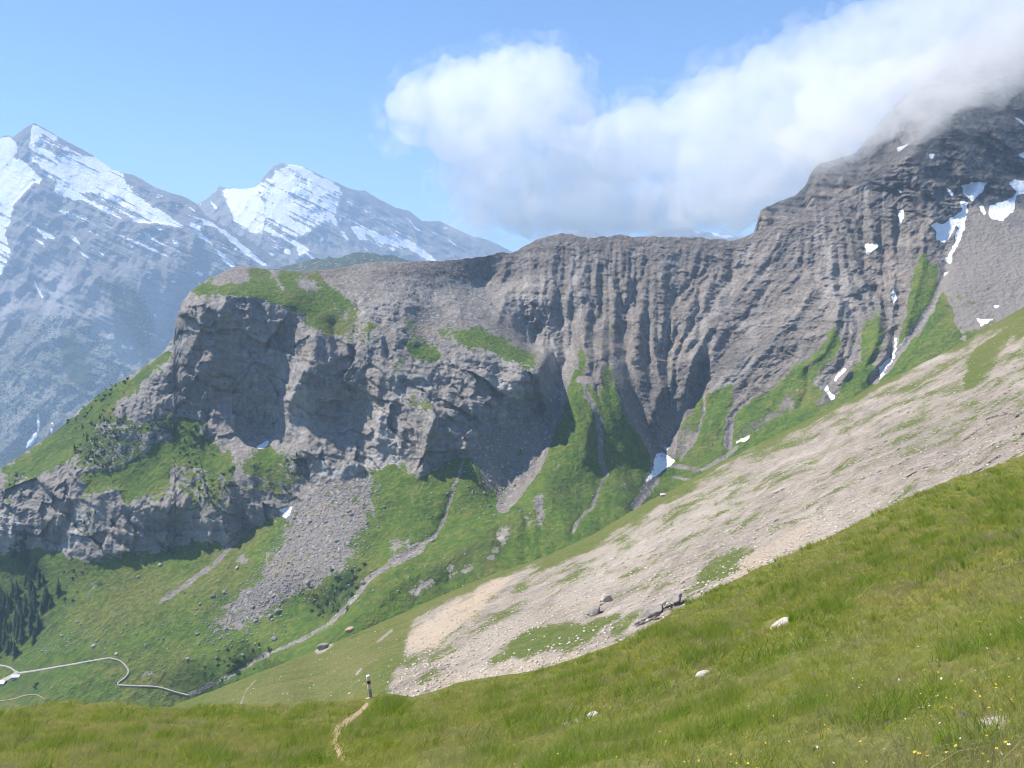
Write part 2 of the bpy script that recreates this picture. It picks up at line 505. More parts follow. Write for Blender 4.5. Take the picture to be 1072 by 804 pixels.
rib([(622, 424), (615, 450), (612, 480)], 10, 10)
rib([(640, 385), (650, 430), (655, 470)], 11, 9)
# headland buttresses and clefts
rib([(236, 312), (228, 345), (222, 372), (200, 400)], 5, 8)
rib([(212, 318), (210, 345), (196, 372)], 4, 9)
rib([(260, 312), (262, 340)], 5, 9)
rib([(280, 320), (284, 345), (286, 370)], 5, 6)
rib([(318, 388), (308, 408), (302, 425), (302, 452)], 9, 28)
rib([(331, 350), (330, 375), (331, 400), (330, 430)], 5, 10)
rib([(345, 352), (346, 380)], 4, 7)
gully([(296, 402), (290, 428), (299, 448)], 5, 12)
gully([(349, 340), (352, 362)], 7, 11)
gully([(400, 340), (406, 372)], 6, 10)
rib([(453, 440), (447, 460), (443, 482), (440, 494)], 7, 24)
rib([(399, 434), (396, 455), (394, 470)], 6, 9)
rib([(421, 452), (420, 470)], 6, 8)
rib([(467, 418), (476, 432)], 7, 9)
rib([(520, 420), (524, 445)], 5, 8)
rib([(544, 395), (548, 412)], 5, 9)
rib([(540, 430), (546, 440)], 6, 8)
gully([(482, 380), (505, 384), (530, 390)], 5, 12)
gully([(440, 400), (480, 402), (500, 410), (520, 415)], 5, 9)
rib([(215, 540), (220, 560)], 6, 9)
rib([(232, 545), (238, 562)], 5, 8)
rib([(262, 495), (262, 515)], 6, 6)
gully([(246, 500), (252, 530), (258, 548)], 6, 10)
gully([(85, 520), (70, 550), (62, 572)], 8, 12)
gully([(180, 500), (200, 515), (212, 535)], 6, 9)
rib([(140, 515), (160, 528), (185, 535)], 9, 6)
gully([(130, 535), (160, 548), (200, 556)], 4, 5)
rib([(155, 455), (152, 470)], 5, 6)
gully([(505, 300), (520, 320), (528, 332)], 8, 10)
rib([(530, 270), (526, 290)], 5, 10)
rib([(530, 305), (522, 335)], 5, 14)
rib([(470, 315), (482, 330)], 6, 8)
# right peak
rib([(975, 135), (960, 150), (940, 175)], 8, 14)
rib([(960, 185), (968, 215), (975, 232)], 11, 20)
rib([(1000, 180), (1025, 190)], 7, 9)
rib([(1045, 178), (1020, 205), (1008, 214)], 7, 8)
gully([(1010, 195), (1014, 215)], 6, 9)
# middle valley
gully([(474, 516), (467, 540), (456, 561), (438, 573), (412, 588), (386, 606), (366, 632), (346, 653), (323, 666), (278, 686), (240, 708)], 5, 7)
rib([(385, 642), (420, 610), (460, 590), (500, 562), (540, 537), (575, 514), (605, 500)], 16, 8)
gully([(600, 556), (605, 545), (620, 531), (633, 498)], 4, 5)
gully([(575, 550), (570, 530), (566, 518)], 6, 5)
gully([(555, 568), (552, 548)], 5, 5)
gully([(470, 608), (474, 590)], 6, 6)
gully([(530, 575), (520, 560)], 8, 7)
gully([(662, 535), (672, 520), (685, 506)], 6, 8)
rib([(200, 690), (260, 668), (320, 655)], 18, 6)
rib([(20, 720), (80, 715), (150, 700)], 20, 5)

# -------- cover masks
def Z0(): return np.zeros((FH, FW), np.float32)
def union(*a):
    r = a[0]
    for b in a[1:]: r = np.maximum(r, b)
    return r

grass = Z0(); scree = Z0(); snow = Z0(); dark = Z0(); ochre = Z0(); pale = Z0(); dry = Z0(); dim = Z0()
def add(F, m, v=1.0): np.maximum(F, m * v, out=F)
def sub(F, m): F *= (1 - m)

valley = poly([(-170, 600), (0, 578), (25, 572), (60, 573), (85, 586), (100, 582), (130, 578), (165, 576), (190, 568), (210, 562), (240, 569), (258, 556), (268, 545), (290, 538), (304, 533), (335, 522),
               (345, 505), (383, 494), (410, 488), (425, 494), (440, 498), (462, 492), (482, 480), (495, 468), (520, 450), (545, 440), (575, 470), (585, 440), (592, 405), (602, 378), (606, 362), (612, 362), (615, 395),
               (628, 425), (631, 384), (637, 371), (644, 404), (653, 432), (671, 453), (680, 470), (685, 487), (672, 508), (690, 500), (700, 491), (707, 451), (725, 426), (734, 413), (745, 408), (767, 400), (768, 420),
               (758, 440), (767, 441), (783, 422), (807, 408), (830, 386), (848, 375), (860, 360), (877, 337), (880, 352), (878, 368), (862, 385), (850, 400), (862, 416), (875, 419), (886, 397), (897, 379), (906, 343), (922, 330), (926, 352),
               (915, 372), (915, 398), (936, 380), (946, 330), (953, 305), (966, 262), (974, 266), (983, 280), (982, 295), (985, 302), (997, 322), (1000, 350), (1072, 330), (1072, 420), (700, 640), (300, 800), (-170, 860)], 2)
add(grass, valley)
for pts in ([(0, 493), (20, 482), (62, 450), (80, 434), (108, 410), (140, 392), (170, 371), (184, 350), (190, 358), (168, 385), (140, 406), (115, 430), (95, 455), (75, 480), (50, 490), (26, 500)],
            [(82, 499), (93, 491), (127, 491), (149, 476), (179, 454), (186, 439), (196, 432), (209, 446), (224, 469), (246, 484), (246, 500), (209, 488), (181, 484), (175, 514), (149, 517), (129, 527), (127, 506), (108, 514), (82, 518)],
            [(199, 306), (216, 294), (240, 284), (262, 280), (284, 284), (332, 285), (345, 298), (362, 312), (372, 326), (385, 331), (368, 334), (360, 350), (343, 350), (319, 331), (291, 318), (264, 311), (231, 304), (207, 308)],
            [(424, 335), (433, 338), (432, 346), (424, 346)], [(426, 362), (445, 358), (464, 372), (460, 376), (428, 374)], [(415, 380), (424, 378), (425, 386), (416, 388)],
            [(476, 350), (499, 345), (527, 357), (556, 372), (558, 382), (540, 376), (508, 364), (489, 359)],
            [(184, 366), (205, 345), (200, 360), (186, 374)], [(106, 530), (120, 524), (112, 545), (104, 560)],
            [(206, 536), (222, 536), (224, 545), (210, 546)]):
    add(grass, poly(pts, 2))
# half-covered ledges
for pts, v in (([(254, 482), (276, 469), (300, 469), (314, 465), (318, 500), (306, 518), (280, 522), (256, 514)], .58), ([(460, 345), (482, 345), (490, 360), (470, 360)], .42), ([(85, 455), (125, 430), (150, 440), (185, 420), (190, 440), (150, 478), (100, 490), (80, 490)], .55),
               ([(186, 490), (240, 500), (240, 540), (200, 540)], .5), ([(360, 325), (392, 335), (396, 360), (366, 352)], .40), ([(420, 420), (450, 418), (448, 432), (424, 432)], .55), ([(444, 436), (455, 440), (450, 470), (442, 492), (440, 470)], .46),
               ([(620, 300), (650, 330), (650, 372), (612, 372), (612, 340)], .33), ([(715, 345), (732, 335), (734, 343), (720, 356)], .5), ([(780, 370), (800, 352), (800, 366), (786, 380)], .42), ([(895, 350), (910, 300), (926, 330), (920, 345)], .44),
               ([(1000, 320), (1012, 290), (1020, 312), (1012, 330)], .5), ([(1022, 330), (1024, 300), (1034, 300), (1034, 320), (1026, 330)], .47), ([(994, 300), (1004, 285), (1004, 298), (996, 310)], .5), ([(1045, 300), (1052, 295), (1054, 304), (1048, 306)], .48),
               ([(690, 430), (692, 412), (698, 420), (692, 445)], .5), ([(938, 262), (950, 240), (956, 258), (944, 272)], .45), ([(955, 200), (975, 205), (972, 225), (960, 225)], .38), ([(1025, 205), (1050, 195), (1050, 210), (1030, 215)], .36),
               ([(80, 545), (95, 510), (100, 545), (95, 580)], .52), ([(0, 500), (25, 498), (18, 515), (0, 530)], .45), ([(185, 540), (205, 530), (206, 552)], .4), ([(500, 240 + 115), (560, 372), (565, 390), (530, 376)], .38)):
    add(grass, poly(pts, 3), v)
add(cut0 := Z0(), poly([(218, 298), (235, 283), (259, 281), (264, 296), (238, 297), (227, 301)], 2), .9)
add(cut0, poly([(302, 291), (332, 292), (340, 306), (319, 306)], 3), .75)
add(cut0, poly([(281, 284), (290, 284), (300, 306), (294, 306)], 2), .7)
add(cut0, poly([(335, 320), (350, 310), (372, 325), (366, 340), (345, 345)], 6), .38)
# talus and stream beds in the valley
cut = cut0
tal = blur(poly([(308, 530), (335, 512), (346, 504), (384, 494), (396, 500), (392, 520), (388, 545), (378, 566), (372, 590), (355, 600), (335, 604), (312, 618), (282, 645), (250, 664), (212, 668), (230, 642), (255, 622), (268, 604), (283, 575), (295, 552)], 5), 7)
add(scree, tal); sub(grass, tal * .62); add(cut, tal, .52)
for pts in ([(483, 484), (500, 466), (520, 450), (572, 438), (566, 480), (545, 505), (526, 532), (512, 515), (500, 492)],):
    m = poly(pts, 5); add(scree, m); sub(grass, m * .6); add(cut, m, .5)
for pts, w, k in (([(574, 402), (578, 430), (570, 458), (560, 488), (545, 508), (527, 530)], 6.5, 1), ([(485, 484), (474, 516), (467, 540), (456, 561), (438, 573)], 1.6, .9),
                  ([(440, 573), (412, 588)], 5, 1), ([(412, 588), (386, 606), (366, 632), (346, 653)], 2.2, .95), ([(346, 653), (323, 666), (300, 676), (278, 686), (240, 708), (200, 727)], 2.0, .7),
                  ([(611, 400), (615, 414), (625, 432), (629, 455), (629, 480), (635, 497)], 2.2, 1), ([(633, 497), (620, 531), (605, 545), (600, 557)], 1.5, .9), ([(606, 398), (622, 398), (631, 380)], 3, 1),
                  ([(378, 496), (384, 515), (392, 540)], 1.8, .8), ([(262, 551), (245, 568), (225, 590), (195, 612), (165, 632)], 2.6, .7), ([(650, 380), (664, 425), (680, 450), (690, 470)], 9, 1),
                  ([(712, 425), (702, 445), (693, 470)], 8, 1), ([(665, 530), (676, 515), (686, 503)], 4, .9), ([(991, 285), (978, 316), (958, 345), (946, 362), (933, 378)], 3.0, 1), ([(984, 300), (976, 325), (960, 350)], 2, .8),
                  ([(936, 350), (935, 376), (915, 398)], 4, 1), ([(897, 345), (890, 375), (868, 404)], 4, .9), ([(737, 410), (737, 432), (728, 460), (712, 480)], 1.4, .9), ([(700, 487), (735, 492), (760, 478), (772, 468)], 2.0, .8),
                  ([(704, 500), (728, 502)], 1.4, .8), ([(764, 440), (762, 466)], 4, .9), ([(600, 380), (590, 405), (583, 430)], 4, .8), ([(676, 456), (684, 478), (684, 492)], 2.2, .9), ([(590, 520), (578, 540), (574, 552)], 1, .3)):
    m = line(pts, w * 1.15, 1.2); add(scree, m * k); add(cut, m * k)
for pts in ([(704, 456), (722, 444), (735, 450), (722, 473), (703, 481)], [(806, 428), (826, 408), (834, 420), (838, 428), (810, 436)], [(790, 440), (806, 428), (830, 432), (800, 448), (776, 462), (766, 466), (770, 450)], [(556, 520), (570, 515), (574, 545), (560, 555)], [(548, 535), (556, 528), (560, 552), (552, 560)],
            [(515, 560), (535, 542), (538, 560), (520, 580)], [(466, 592), (474, 582), (478, 604), (468, 612)], [(428, 618), (445, 605), (460, 604), (452, 620), (430, 628)], [(660, 525), (672, 505), (684, 500), (676, 520)], [(410, 560), (425, 562), (436, 572), (412, 582), (405, 578)],
            [(500, 590), (515, 570), (528, 575), (512, 592)], [(480, 600), (492, 585), (498, 596), (486, 606)], [(848, 420), (862, 412), (870, 420), (852, 428)], [(140, 705), (158, 700), (165, 712), (145, 716)], [(85, 625), (100, 605), (103, 612), (92, 632)],
            [(243, 585), (260, 570), (262, 592), (250, 594)]):
    add(cut, poly(pts, 4), .62)
m = poly([(50, 660), (80, 648), (105, 650), (95, 668), (50, 690), (20, 700)], 6); sub(grass, m * .42); add(scree, m * .8)
m = poly([(212, 620), (240, 610), (250, 640), (215, 668)], 8); sub(grass, m * .3); add(scree, m * .7)
# big grey scree fan under the right peak, bare mountain aprons
fan = poly([(1012, 216), (1072, 204), (1246, 160), (1246, 320), (1072, 336), (998, 360), (986, 300), (992, 280), (1004, 250)], 3)
add(scree, fan)
for pts in ([(340, 290), (360, 281), (388, 278), (392, 305), (388, 318), (366, 300)], [(430, 325), (450, 320), (500, 345), (460, 350), (445, 365), (436, 350)], [(540, 345), (580, 390), (574, 400), (540, 365), (500, 335), (505, 325)], [(218, 298), (235, 283), (259, 281), (264, 296), (238, 297)],
            [(405, 330), (412, 352), (412, 380), (404, 372)]):
    add(scree, poly(pts, 4), .85)
# shale tints; the corner below the left crest is shade painted as colour
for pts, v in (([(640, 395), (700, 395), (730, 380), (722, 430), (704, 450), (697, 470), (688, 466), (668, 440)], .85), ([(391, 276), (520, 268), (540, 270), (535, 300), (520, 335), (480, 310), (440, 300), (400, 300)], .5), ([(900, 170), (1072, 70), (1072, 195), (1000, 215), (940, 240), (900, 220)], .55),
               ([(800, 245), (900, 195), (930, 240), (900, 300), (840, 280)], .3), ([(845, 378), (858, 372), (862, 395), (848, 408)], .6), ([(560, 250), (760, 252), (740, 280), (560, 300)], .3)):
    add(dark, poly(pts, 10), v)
for pts, v in (([(501, 396), (520, 397), (546, 406), (546, 417), (517, 406)], 1), ([(301, 425), (318, 388), (322, 400), (318, 440), (302, 455)], .5), ([(384, 440), (400, 430), (410, 445), (420, 470), (418, 490), (380, 490), (392, 462)], .55), ([(330, 495), (385, 480), (395, 495), (345, 505)], .5), ([(0, 535), (18, 540), (30, 560), (20, 580), (0, 580)], .6), ([(85, 560), (88, 540), (82, 528), (76, 560), (60, 572), (75, 576)], .7),
               ([(575, 380), (582, 368), (586, 372), (580, 392), (575, 392)], .7), ([(160, 372), (205, 335), (208, 340), (180, 374)], .4), ([(210, 540), (240, 555), (240, 566), (212, 562)], .4), ([(500, 425), (530, 430), (545, 445), (530, 450)], .3)):
    add(pale, poly(pts, 2.5), v)
for pts, v in (([(215, 325), (250, 320), (260, 380), (250, 400), (215, 400)], .55), ([(340, 400), (400, 395), (395, 450), (345, 450)], .9), ([(265, 370), (295, 380), (285, 410), (262, 400)], .5), ([(40, 530), (70, 520), (60, 560), (40, 560)], .6), ([(60, 515), (85, 520), (75, 530)], .5)):
    add(ochre, poly(pts, 6), v)
# snow
for pts in ([(674, 505), (684, 489), (686, 476), (695, 474), (699, 479), (709, 481), (699, 489), (687, 498)], [(763, 467), (785, 455), (783, 460), (767, 466)], [(872, 398), (885, 384), (886, 388), (875, 400)],
            [(862, 407), (867, 399), (867, 408), (875, 415), (874, 420), (869, 418)], [(913, 401), (922, 392), (919, 386), (933, 374), (934, 378), (925, 387), (927, 393)], [(1005, 194), (1035, 189), (1027, 199), (1017, 211), (1010, 203)],
            [(1004, 211), (1014, 210), (1013, 222), (1010, 239), (1001, 259), (993, 277), (990, 271), (998, 257), (1003, 239), (1004, 226), (1001, 236), (991, 252), (979, 252), (980, 242), (972, 235), (988, 234), (993, 231), (1003, 224), (1010, 220)],
            [(988, 291), (991, 283), (994, 283), (990, 291)], [(1033, 224), (1038, 214), (1051, 212), (1059, 207), (1066, 201), (1054, 190), (1076, 188), (1090, 195), (1066, 204), (1058, 226), (1049, 231), (1040, 229)],
            [(940, 221), (945, 219), (945, 236), (941, 238)], [(906, 255), (922, 257), (914, 263), (908, 269)], [(938, 197), (945, 199), (943, 203)], [(970, 162), (981, 160), (976, 167)], [(1060, 119), (1074, 130), (1074, 134), (1062, 124)],
            [(988, 193), (992, 195), (1000, 206), (996, 206)], [(1022, 334), (1043, 332), (1033, 338), (1026, 341)], [(1040, 318), (1046, 318), (1044, 323), (1041, 322)], [(267, 467), (282, 460), (280, 466), (270, 470)], [(291, 533), (306, 531), (304, 538), (298, 545)],
            [(1063, 161), (1076, 160), (1074, 167)], [(1026, 216), (1030, 216), (1031, 226), (1028, 224)], [(933, 375), (938, 352), (940, 353), (936, 376)], [(933, 312), (936, 300), (939, 312), (936, 322)], [(1019, 212), (1022, 212), (1020, 216)], [(945, 200), (975, 232), (975, 233), (944, 203)]):
    add(snow, poly(pts, .8))
snow[:] = snow; sub(snow, poly([(944, 199), (976, 231), (976, 235), (943, 204)], .8))
add(snow, poly([(686, 477), (684, 466), (692, 462), (701, 462), (702, 474)], 2), .46)
# dark alp shrubs on turf, dry turf
for pts, v in (([(330, 620), (350, 600), (375, 592), (385, 605), (360, 635), (345, 650), (325, 640)], .8), ([(80, 470), (110, 440), (150, 430), (150, 470), (110, 490)], .6), ([(60, 440), (80, 432), (110, 410), (120, 415), (80, 450), (50, 480)], .35), ([(625, 415), (630, 450), (630, 480), (622, 460)], .4), ([(580, 500), (620, 500), (625, 520), (600, 545), (575, 520)], .45), ([(0, 590), (30, 575), (60, 600), (60, 660), (0, 690)], .5), ([(60, 590), (90, 590), (80, 620), (60, 640)], .3),
               ([(650, 500), (675, 500), (660, 530), (640, 540)], .5), ([(430, 610), (490, 570), (530, 560), (540, 570), (480, 605), (420, 640)], .45), ([(200, 690), (240, 690), (250, 700), (200, 720), (170, 715)], .4), ([(10, 715), (45, 705), (40, 715), (15, 735)], .35), ([(700, 510), (740, 490), (760, 480), (740, 500)], .5), ([(630, 380), (642, 420), (650, 440), (640, 430)], .3), ([(0, 690), (60, 700), (40, 730), (0, 740)], .25)):
    add(dim, poly(pts, 6), v)
add(dry, poly([(60, 640), (130, 590), (190, 600), (240, 560), (262, 560), (240, 620), (180, 640), (90, 660)], 12), .7)
add(dry, poly([(90, 740), (150, 690), (200, 690), (180, 730)], 12), .5)
add(dry, poly([(380, 650), (460, 595), (540, 540), (600, 500), (590, 520), (470, 600)], 6), .6)
add(dry, poly([(990, 360), (985, 300), (1000, 310), (1000, 360)], 4), .9)

# -------- displacement on the mesh grid
PX, PY = M.PX, M.PY
D0 = samp(blur(DB, 2), PX, PY)
P0 = P3(PX, PY, D0)
X, Y, Zz = P0[..., 0], P0[..., 1], P0[..., 2]
WXp, WYp = warp(PX, PY, 5.5, 26, 1)
WXs, WYs = warp(PX, PY, 3.2, 11, 2)
brk = fbm(PX / 13, PY / 13, .9, 5, 480, gain=.7)
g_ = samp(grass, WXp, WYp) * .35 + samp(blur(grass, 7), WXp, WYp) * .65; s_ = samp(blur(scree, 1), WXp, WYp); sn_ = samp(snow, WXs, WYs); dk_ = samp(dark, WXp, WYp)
rough = np.clip(1 - .93 * g_ - .72 * s_ - .8 * sn_, .06, 1)

# slope lines of the big wall, traced upslope to the crest
ang = [(540, 290, 80), (560, 310, 108), (595, 320, 103), (620, 320, 84), (660, 320, 88), (690, 300, 95), (720, 350, 116), (600, 370, 80), (640, 370, 84), (670, 420, 62), (780, 300, 128), (830, 300, 132), (850, 345, 130), (880, 330, 112), (912, 320, 60), (770, 360, 132),
       (740, 420, 118), (800, 400, 135), (895, 270, 62), (940, 300, 98), (980, 280, 112), (1010, 260, 118), (1040, 240, 104), (1072, 300, 110), (960, 340, 125), (900, 380, 128), (940, 200, 95), (1050, 120, 95), (500, 330, 50), (450, 300, 70), (300, 300, 90), (300, 500, 90), (600, 450, 75), (680, 480, 90)]
AN = tps(ang, log=False, smooth=1e-3)
wx = PX.copy(); wy = PY.copy()
cyf = lambda x: np.interp(x, M.xs, M.cy)
for _ in range(75):
    a = np.radians(samp(AN, wx, wy)) + .42 * fbm(wx / 24, wy / 24, .5, 2, 91)
    live = wy > cyf(wx) + 1
    wx = np.where(live, wx - 4 * np.cos(a) , wx); wy = np.where(live, wy - 4 * np.sin(a), wy)
down = np.clip((PY - M.cy[None]) / 120.0, 0, 1.6)
wall = sstep(525, 560, PX) * (1 - sstep(905, 960, PX) * .55)
wall = wall * sstep(0, .12, down)
F = np.zeros_like(D0)
EX0, EX1, EY0, EY1, ES = 372, 1246, 30, 520, 1.5
ex = np.arange(EX0, EX1, ES); ey = np.arange(EY0, EY1, ES)
egx, egy = np.meshgrid(ex, ey)
ecy = np.interp(ex, M.xs, M.cy)
act = (egy > ecy[None] + 1).astype(np.float32)
pref = -np.cos(np.radians(samp(AN, egx, egy))) * -1
pref = np.clip(np.cos(np.radians(samp(AN, egx, egy))) / np.maximum(np.sin(np.radians(samp(AN, egx, egy))), .3), -2, 2)
ER = (fbm(egx / 34, egy / 60, .3, 5, 900, gain=.6) * 15 + fbm(egx / 7, egy / 10, .7, 3, 910) * 3).astype(np.float32)
hard = 1 + .45 * fbm(egx / 90, egy / 45, .2, 3, 920)
ny_, nx_ = ER.shape; cols_ = np.arange(nx_)
for it in range(75):
    A = act.copy(); jit = fbm(egx / 22, egy / 22, it * .6, 2, 930) * 1.3 if it % 10 == 0 else jit
    for r in range(ny_ - 1):
        best = np.full(nx_, -1e9); tgt = cols_.copy()
        p_ = pref[r] + jit[r]
        for k in (-2, -1, 0, 1, 2):
            nb = np.roll(ER[r + 1], -k) - 1.5 * np.abs(k - p_)
            if k > 0: nb[-k:] = -1e9
            elif k < 0: nb[:-k] = -1e9
            m = nb > best; best = np.where(m, nb, best); tgt = np.where(m, cols_ + k, tgt)
        np.add.at(A[r + 1], tgt, A[r] * act[r])
    ER += act * np.minimum(.055 * A ** .62, 2.6) / np.clip(hard, .5, 2)
    ER -= .55
    for _ in range(2):          # slopes no steeper than they can stand
        dx_ = np.diff(ER, axis=1); ov = np.sign(dx_) * np.maximum(np.abs(dx_) - 3.0, 0) * .25
        ER[:, :-1] += ov; ER[:, 1:] -= ov
        dy_ = np.diff(ER, axis=0); ov = np.sign(dy_) * np.maximum(np.abs(dy_) - 2.5, 0) * .25
        ER[:-1] += ov; ER[1:] -= ov
def blur2(m, n):
    for _ in range(n):
        m = (m + np.roll(m, 1, 0) + np.roll(m, -1, 0)) / 3; m = (m + np.roll(m, 1, 1) + np.roll(m, -1, 1)) / 3
    return m
ER = ER - blur2(ER, 200)
print("erosion relief", ER.std(), ER.min(), ER.max())
ER = np.clip(ER, -40, 40)
def ers(px, py):
    x = np.clip((px - EX0) / ES, 0, nx_ - 1.001); y = np.clip((py - EY0) / ES, 0, ny_ - 1.001)
    xi = x.astype(int); yi = y.astype(int); fx = x - xi; fy = y - yi
    return (ER[yi, xi] * (1 - fx) + ER[yi, xi + 1] * fx) * (1 - fy) + (ER[yi + 1, xi] * (1 - fx) + ER[yi + 1, xi + 1] * fx) * fy
_ux, _uy = warp(PX, PY, 1.3, 8, 6, 3)
EROD = ers(_ux, _uy)
R1 = ridged(wx / 34.0, PY / 300, 1.3, 2, 31); R2 = ridged(wx / 15.0, PY / 160, 4.2, 3, 41); R3 = ridged(wx / 6.5, PY / 70, 7.7, 2, 51)
gyy, gxx = np.gradient(blur(wx.astype(np.float32), 1)); gw = np.hypot(gyy, gxx) / 1.15
k1 = 1 / (1 + (gw / 2.6) ** 2); k2 = 1 / (1 + (gw / 1.6) ** 2); k3 = 1 / (1 + (gw / 1.1) ** 2)
am = .55 + .9 * fbm(PX / 60, PY / 60, 8.8, 2, 55)
F += wall * am * (-(R1 - .55) * 12 * (.35 + .65 * np.clip(down, 0, 1)) * k1 - (R2 - .55) * 9 * k2 - (R3 - .55) * 6 * k3)
# bedding ledges
zt = Zz + .10 * X + 14 * fbm(X / 240, Y / 240, Zz / 240, 3, 61)
led = fbm(X / 260, Y / 260, zt / 11.0, 4, 71, gain=.6)
peak = sstep(895, 935, PX) * (1 - sstep(205, 250, PY))
head = (1 - sstep(560, 590, PX)) * sstep(286, 300, PY)
strat = np.clip(.24 * wall + .55 * peak + .36 * head, 0, 1.1)
F += strat * led * 13
# fluted, blocky limestone on the headland
fl = ridged(X / 26, Y / 60, Zz / 150, 4, 81, gain=.55)
F += head * (-(fl - .5) * 8)
_wa = X + .45 * Y + 10 * fbm(X / 40, Y / 40, Zz / 40, 3, 940); _wb = Zz + .12 * X + 8 * fbm(X / 40, Y / 40, Zz / 40, 3, 950)
fc1 = facets(_wa, _wb, 62, 48, 3, .42, .10); fc2 = facets(_wa * .95 + 13, _wb, 24, 15, 5, .5, .18); fc3 = facets(_wa, _wb + 5, 9, 6, 8, .5, .2)
_dd = np.abs(np.gradient(D0, axis=0) / (np.gradient(PY, axis=0) + 1e-6))
steep = .2 + .8 * sstep(1.9, .7, _dd)
F += (head * .9 * steep + peak * .7) * (1 - .9 * s_) * (fc1 * 1.15 + fc2 * 1.1) + (head * .55 * steep + peak * .8 + .5 * wall) * fc3
vor = fbm(X / 60, Y / 60, Zz / 60, 5, 101, gain=.55)
F += vor * 14 * (1 - .35 * head) + peak * (-(ridged(X / 70, Y / 70, Zz / 90, 5, 85, gain=.6) - .5) * 34)
F += (ridged(X / 22, Y / 22, Zz / 22, 4, 111, gain=.62) - .5) * -8.5 * (1 - .35 * wall) * (1 - .45 * head)
F *= rough * (1 - .75 * samp(fan, PX, PY))
F += wall * sstep(.0, .38, down) * EROD * (.26 + .62 * sstep(-.4, .35, fbm(PX / 60, PY / 75, 4.4, 3, 970))) * (1 - .45 * sstep(730, 790, PX) * (1 - sstep(865, 890, PX))) * np.clip(.08 + rough, 0, 1) * (1 - .85 * samp(fan, PX, PY))
# turf hummocks and gentle spurs
F += (1 - rough) * (fbm(X / 45, Y / 45, Zz / 45, 5, 121, gain=.52) * 5.0 + fbm(X / 150, Y / 150, Zz / 150, 2, 131) * 9)
REL = blur(REL, .8)
F += samp(REL, PX, PY)
F *= sstep(-1, 14, PY - M.cy[None]) * .9 + .1
M.finish(D0 + F)
_a = np.gradient(M.P, axis=0); _b = np.gradient(M.P, axis=1); _n = np.cross(_a, _b); _n /= np.linalg.norm(_n, axis=-1)[..., None] + 1e-9
nz = np.abs(_n[..., 2])
gcore = np.clip(g_ * 1.6 - .6, 0, 1)
g_ = g_ + brk * .8 * (g_ > .04) - .55 * sstep(.52, .30, nz) * (1 - .5 * gcore) + .30 * sstep(.62, .8, nz) * (g_ > .06) * head
g_ = np.clip(g_ + gcore * .22 - .02, -1, 1.5)
s_ = np.clip(s_ + brk * .5 * (s_ > .03) * (1 - samp(fan, PX, PY)), 0, 1)
_cx, _cy = warp(PX, PY, 1.6, 9, 4)
cut_ = samp(cut, _cx, _cy)
g_ = np.clip(g_, 0, 1)
g_ = np.clip(g_ - cut_ * (1 + .0 * brk) + .5 * brk * (cut_ > .05) * (cut_ < .75), 0, 1)
fan_ = samp(fan, WXp, WYp)
spot = fbm(X / 16, Y / 16, Zz / 16, 4, 483, gain=.65); broad = fbm(X / 75, Y / 75, Zz / 75, 4, 487, gain=.6)
g_ = np.clip(g_ - .8 * sstep(.30, .48, spot + .35 * broad) * (1 - head), 0, 1)
dryv = np.clip(.75 * sstep(-.05, .4, broad) + .5 * sstep(.1, .4, spot), 0, 1) * .8
dimv = np.clip(sstep(.22, .5, fbm(X / 11, Y / 11, Zz / 11, 3, 491, gain=.7) - .5 * broad), 0, 1) * .55
_st = fbm(wx / 9, PY / 110, .4, 4, 980, gain=.65); _st2 = fbm(wx / 22, PY / 60, 3.4, 4, 985, gain=.6)
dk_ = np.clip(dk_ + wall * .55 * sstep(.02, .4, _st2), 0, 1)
pale_ = np.clip(samp(pale, WXp, WYp) + head * .34 * (1 - s_) + wall * .42 * sstep(.05, .4, _st) + head * .45 * sstep(.12, .45, fbm(X / 14, Y / 14, Zz / 60, 4, 990, gain=.65)), 0, 1)
och_ = np.clip(samp(ochre, WXp, WYp) + head * .5 * sstep(.15, .45, fbm(X / 55, Y / 55, Zz / 55, 3, 995)), 0, 1)
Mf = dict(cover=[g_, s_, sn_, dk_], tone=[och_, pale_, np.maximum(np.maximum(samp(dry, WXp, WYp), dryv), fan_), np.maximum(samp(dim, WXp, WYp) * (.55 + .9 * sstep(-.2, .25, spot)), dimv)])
mat_mount = ground_mat("mountain_ground", (.150, .127, .108), (.225, .192, .164), (.084, .077, .074), (.40, .38, .355), (.222, .198, .174), (.062, .116, .014), (.098, .154, .020), (.165, .158, .044), 3.0, strata=.55)
reg_head = poly([(-170, 600), (0, 578), (25, 572), (60, 573), (85, 586), (130, 578), (165, 576), (210, 562), (240, 569), (258, 556), (290, 538), (335, 522), (345, 505), (383, 494), (440, 498), (482, 480), (520, 450), (575, 440), (584, 408), (560, 372), (520, 340), (480, 315), (440, 300), (391, 290), (391, 200), (-170, 200)], 0)
reg_peak = poly([(895, -40), (1246, -40), (1246, 330), (1072, 336), (998, 360), (986, 300), (992, 280), (1004, 245), (975, 235), (940, 240), (905, 215), (890, 198)], 0)
reg_val = np.where(valley > .5, 1.0, 0)
rg = np.where(samp(reg_head, PX, PY) > .5, 1, np.where(samp(reg_val, PX, PY) > .5, 2, np.where(samp(reg_peak, PX, PY) > .5, 3, 0)))
M.mesh(["mountain_ridge", "cliff_headland", "alpine_valley", "mountain_peak"], mat_mount, Mf, back=((12, 5), (40, 40), (140, 150), (420, 480), (700, 800)), front=((-120, 60),), region=rg)

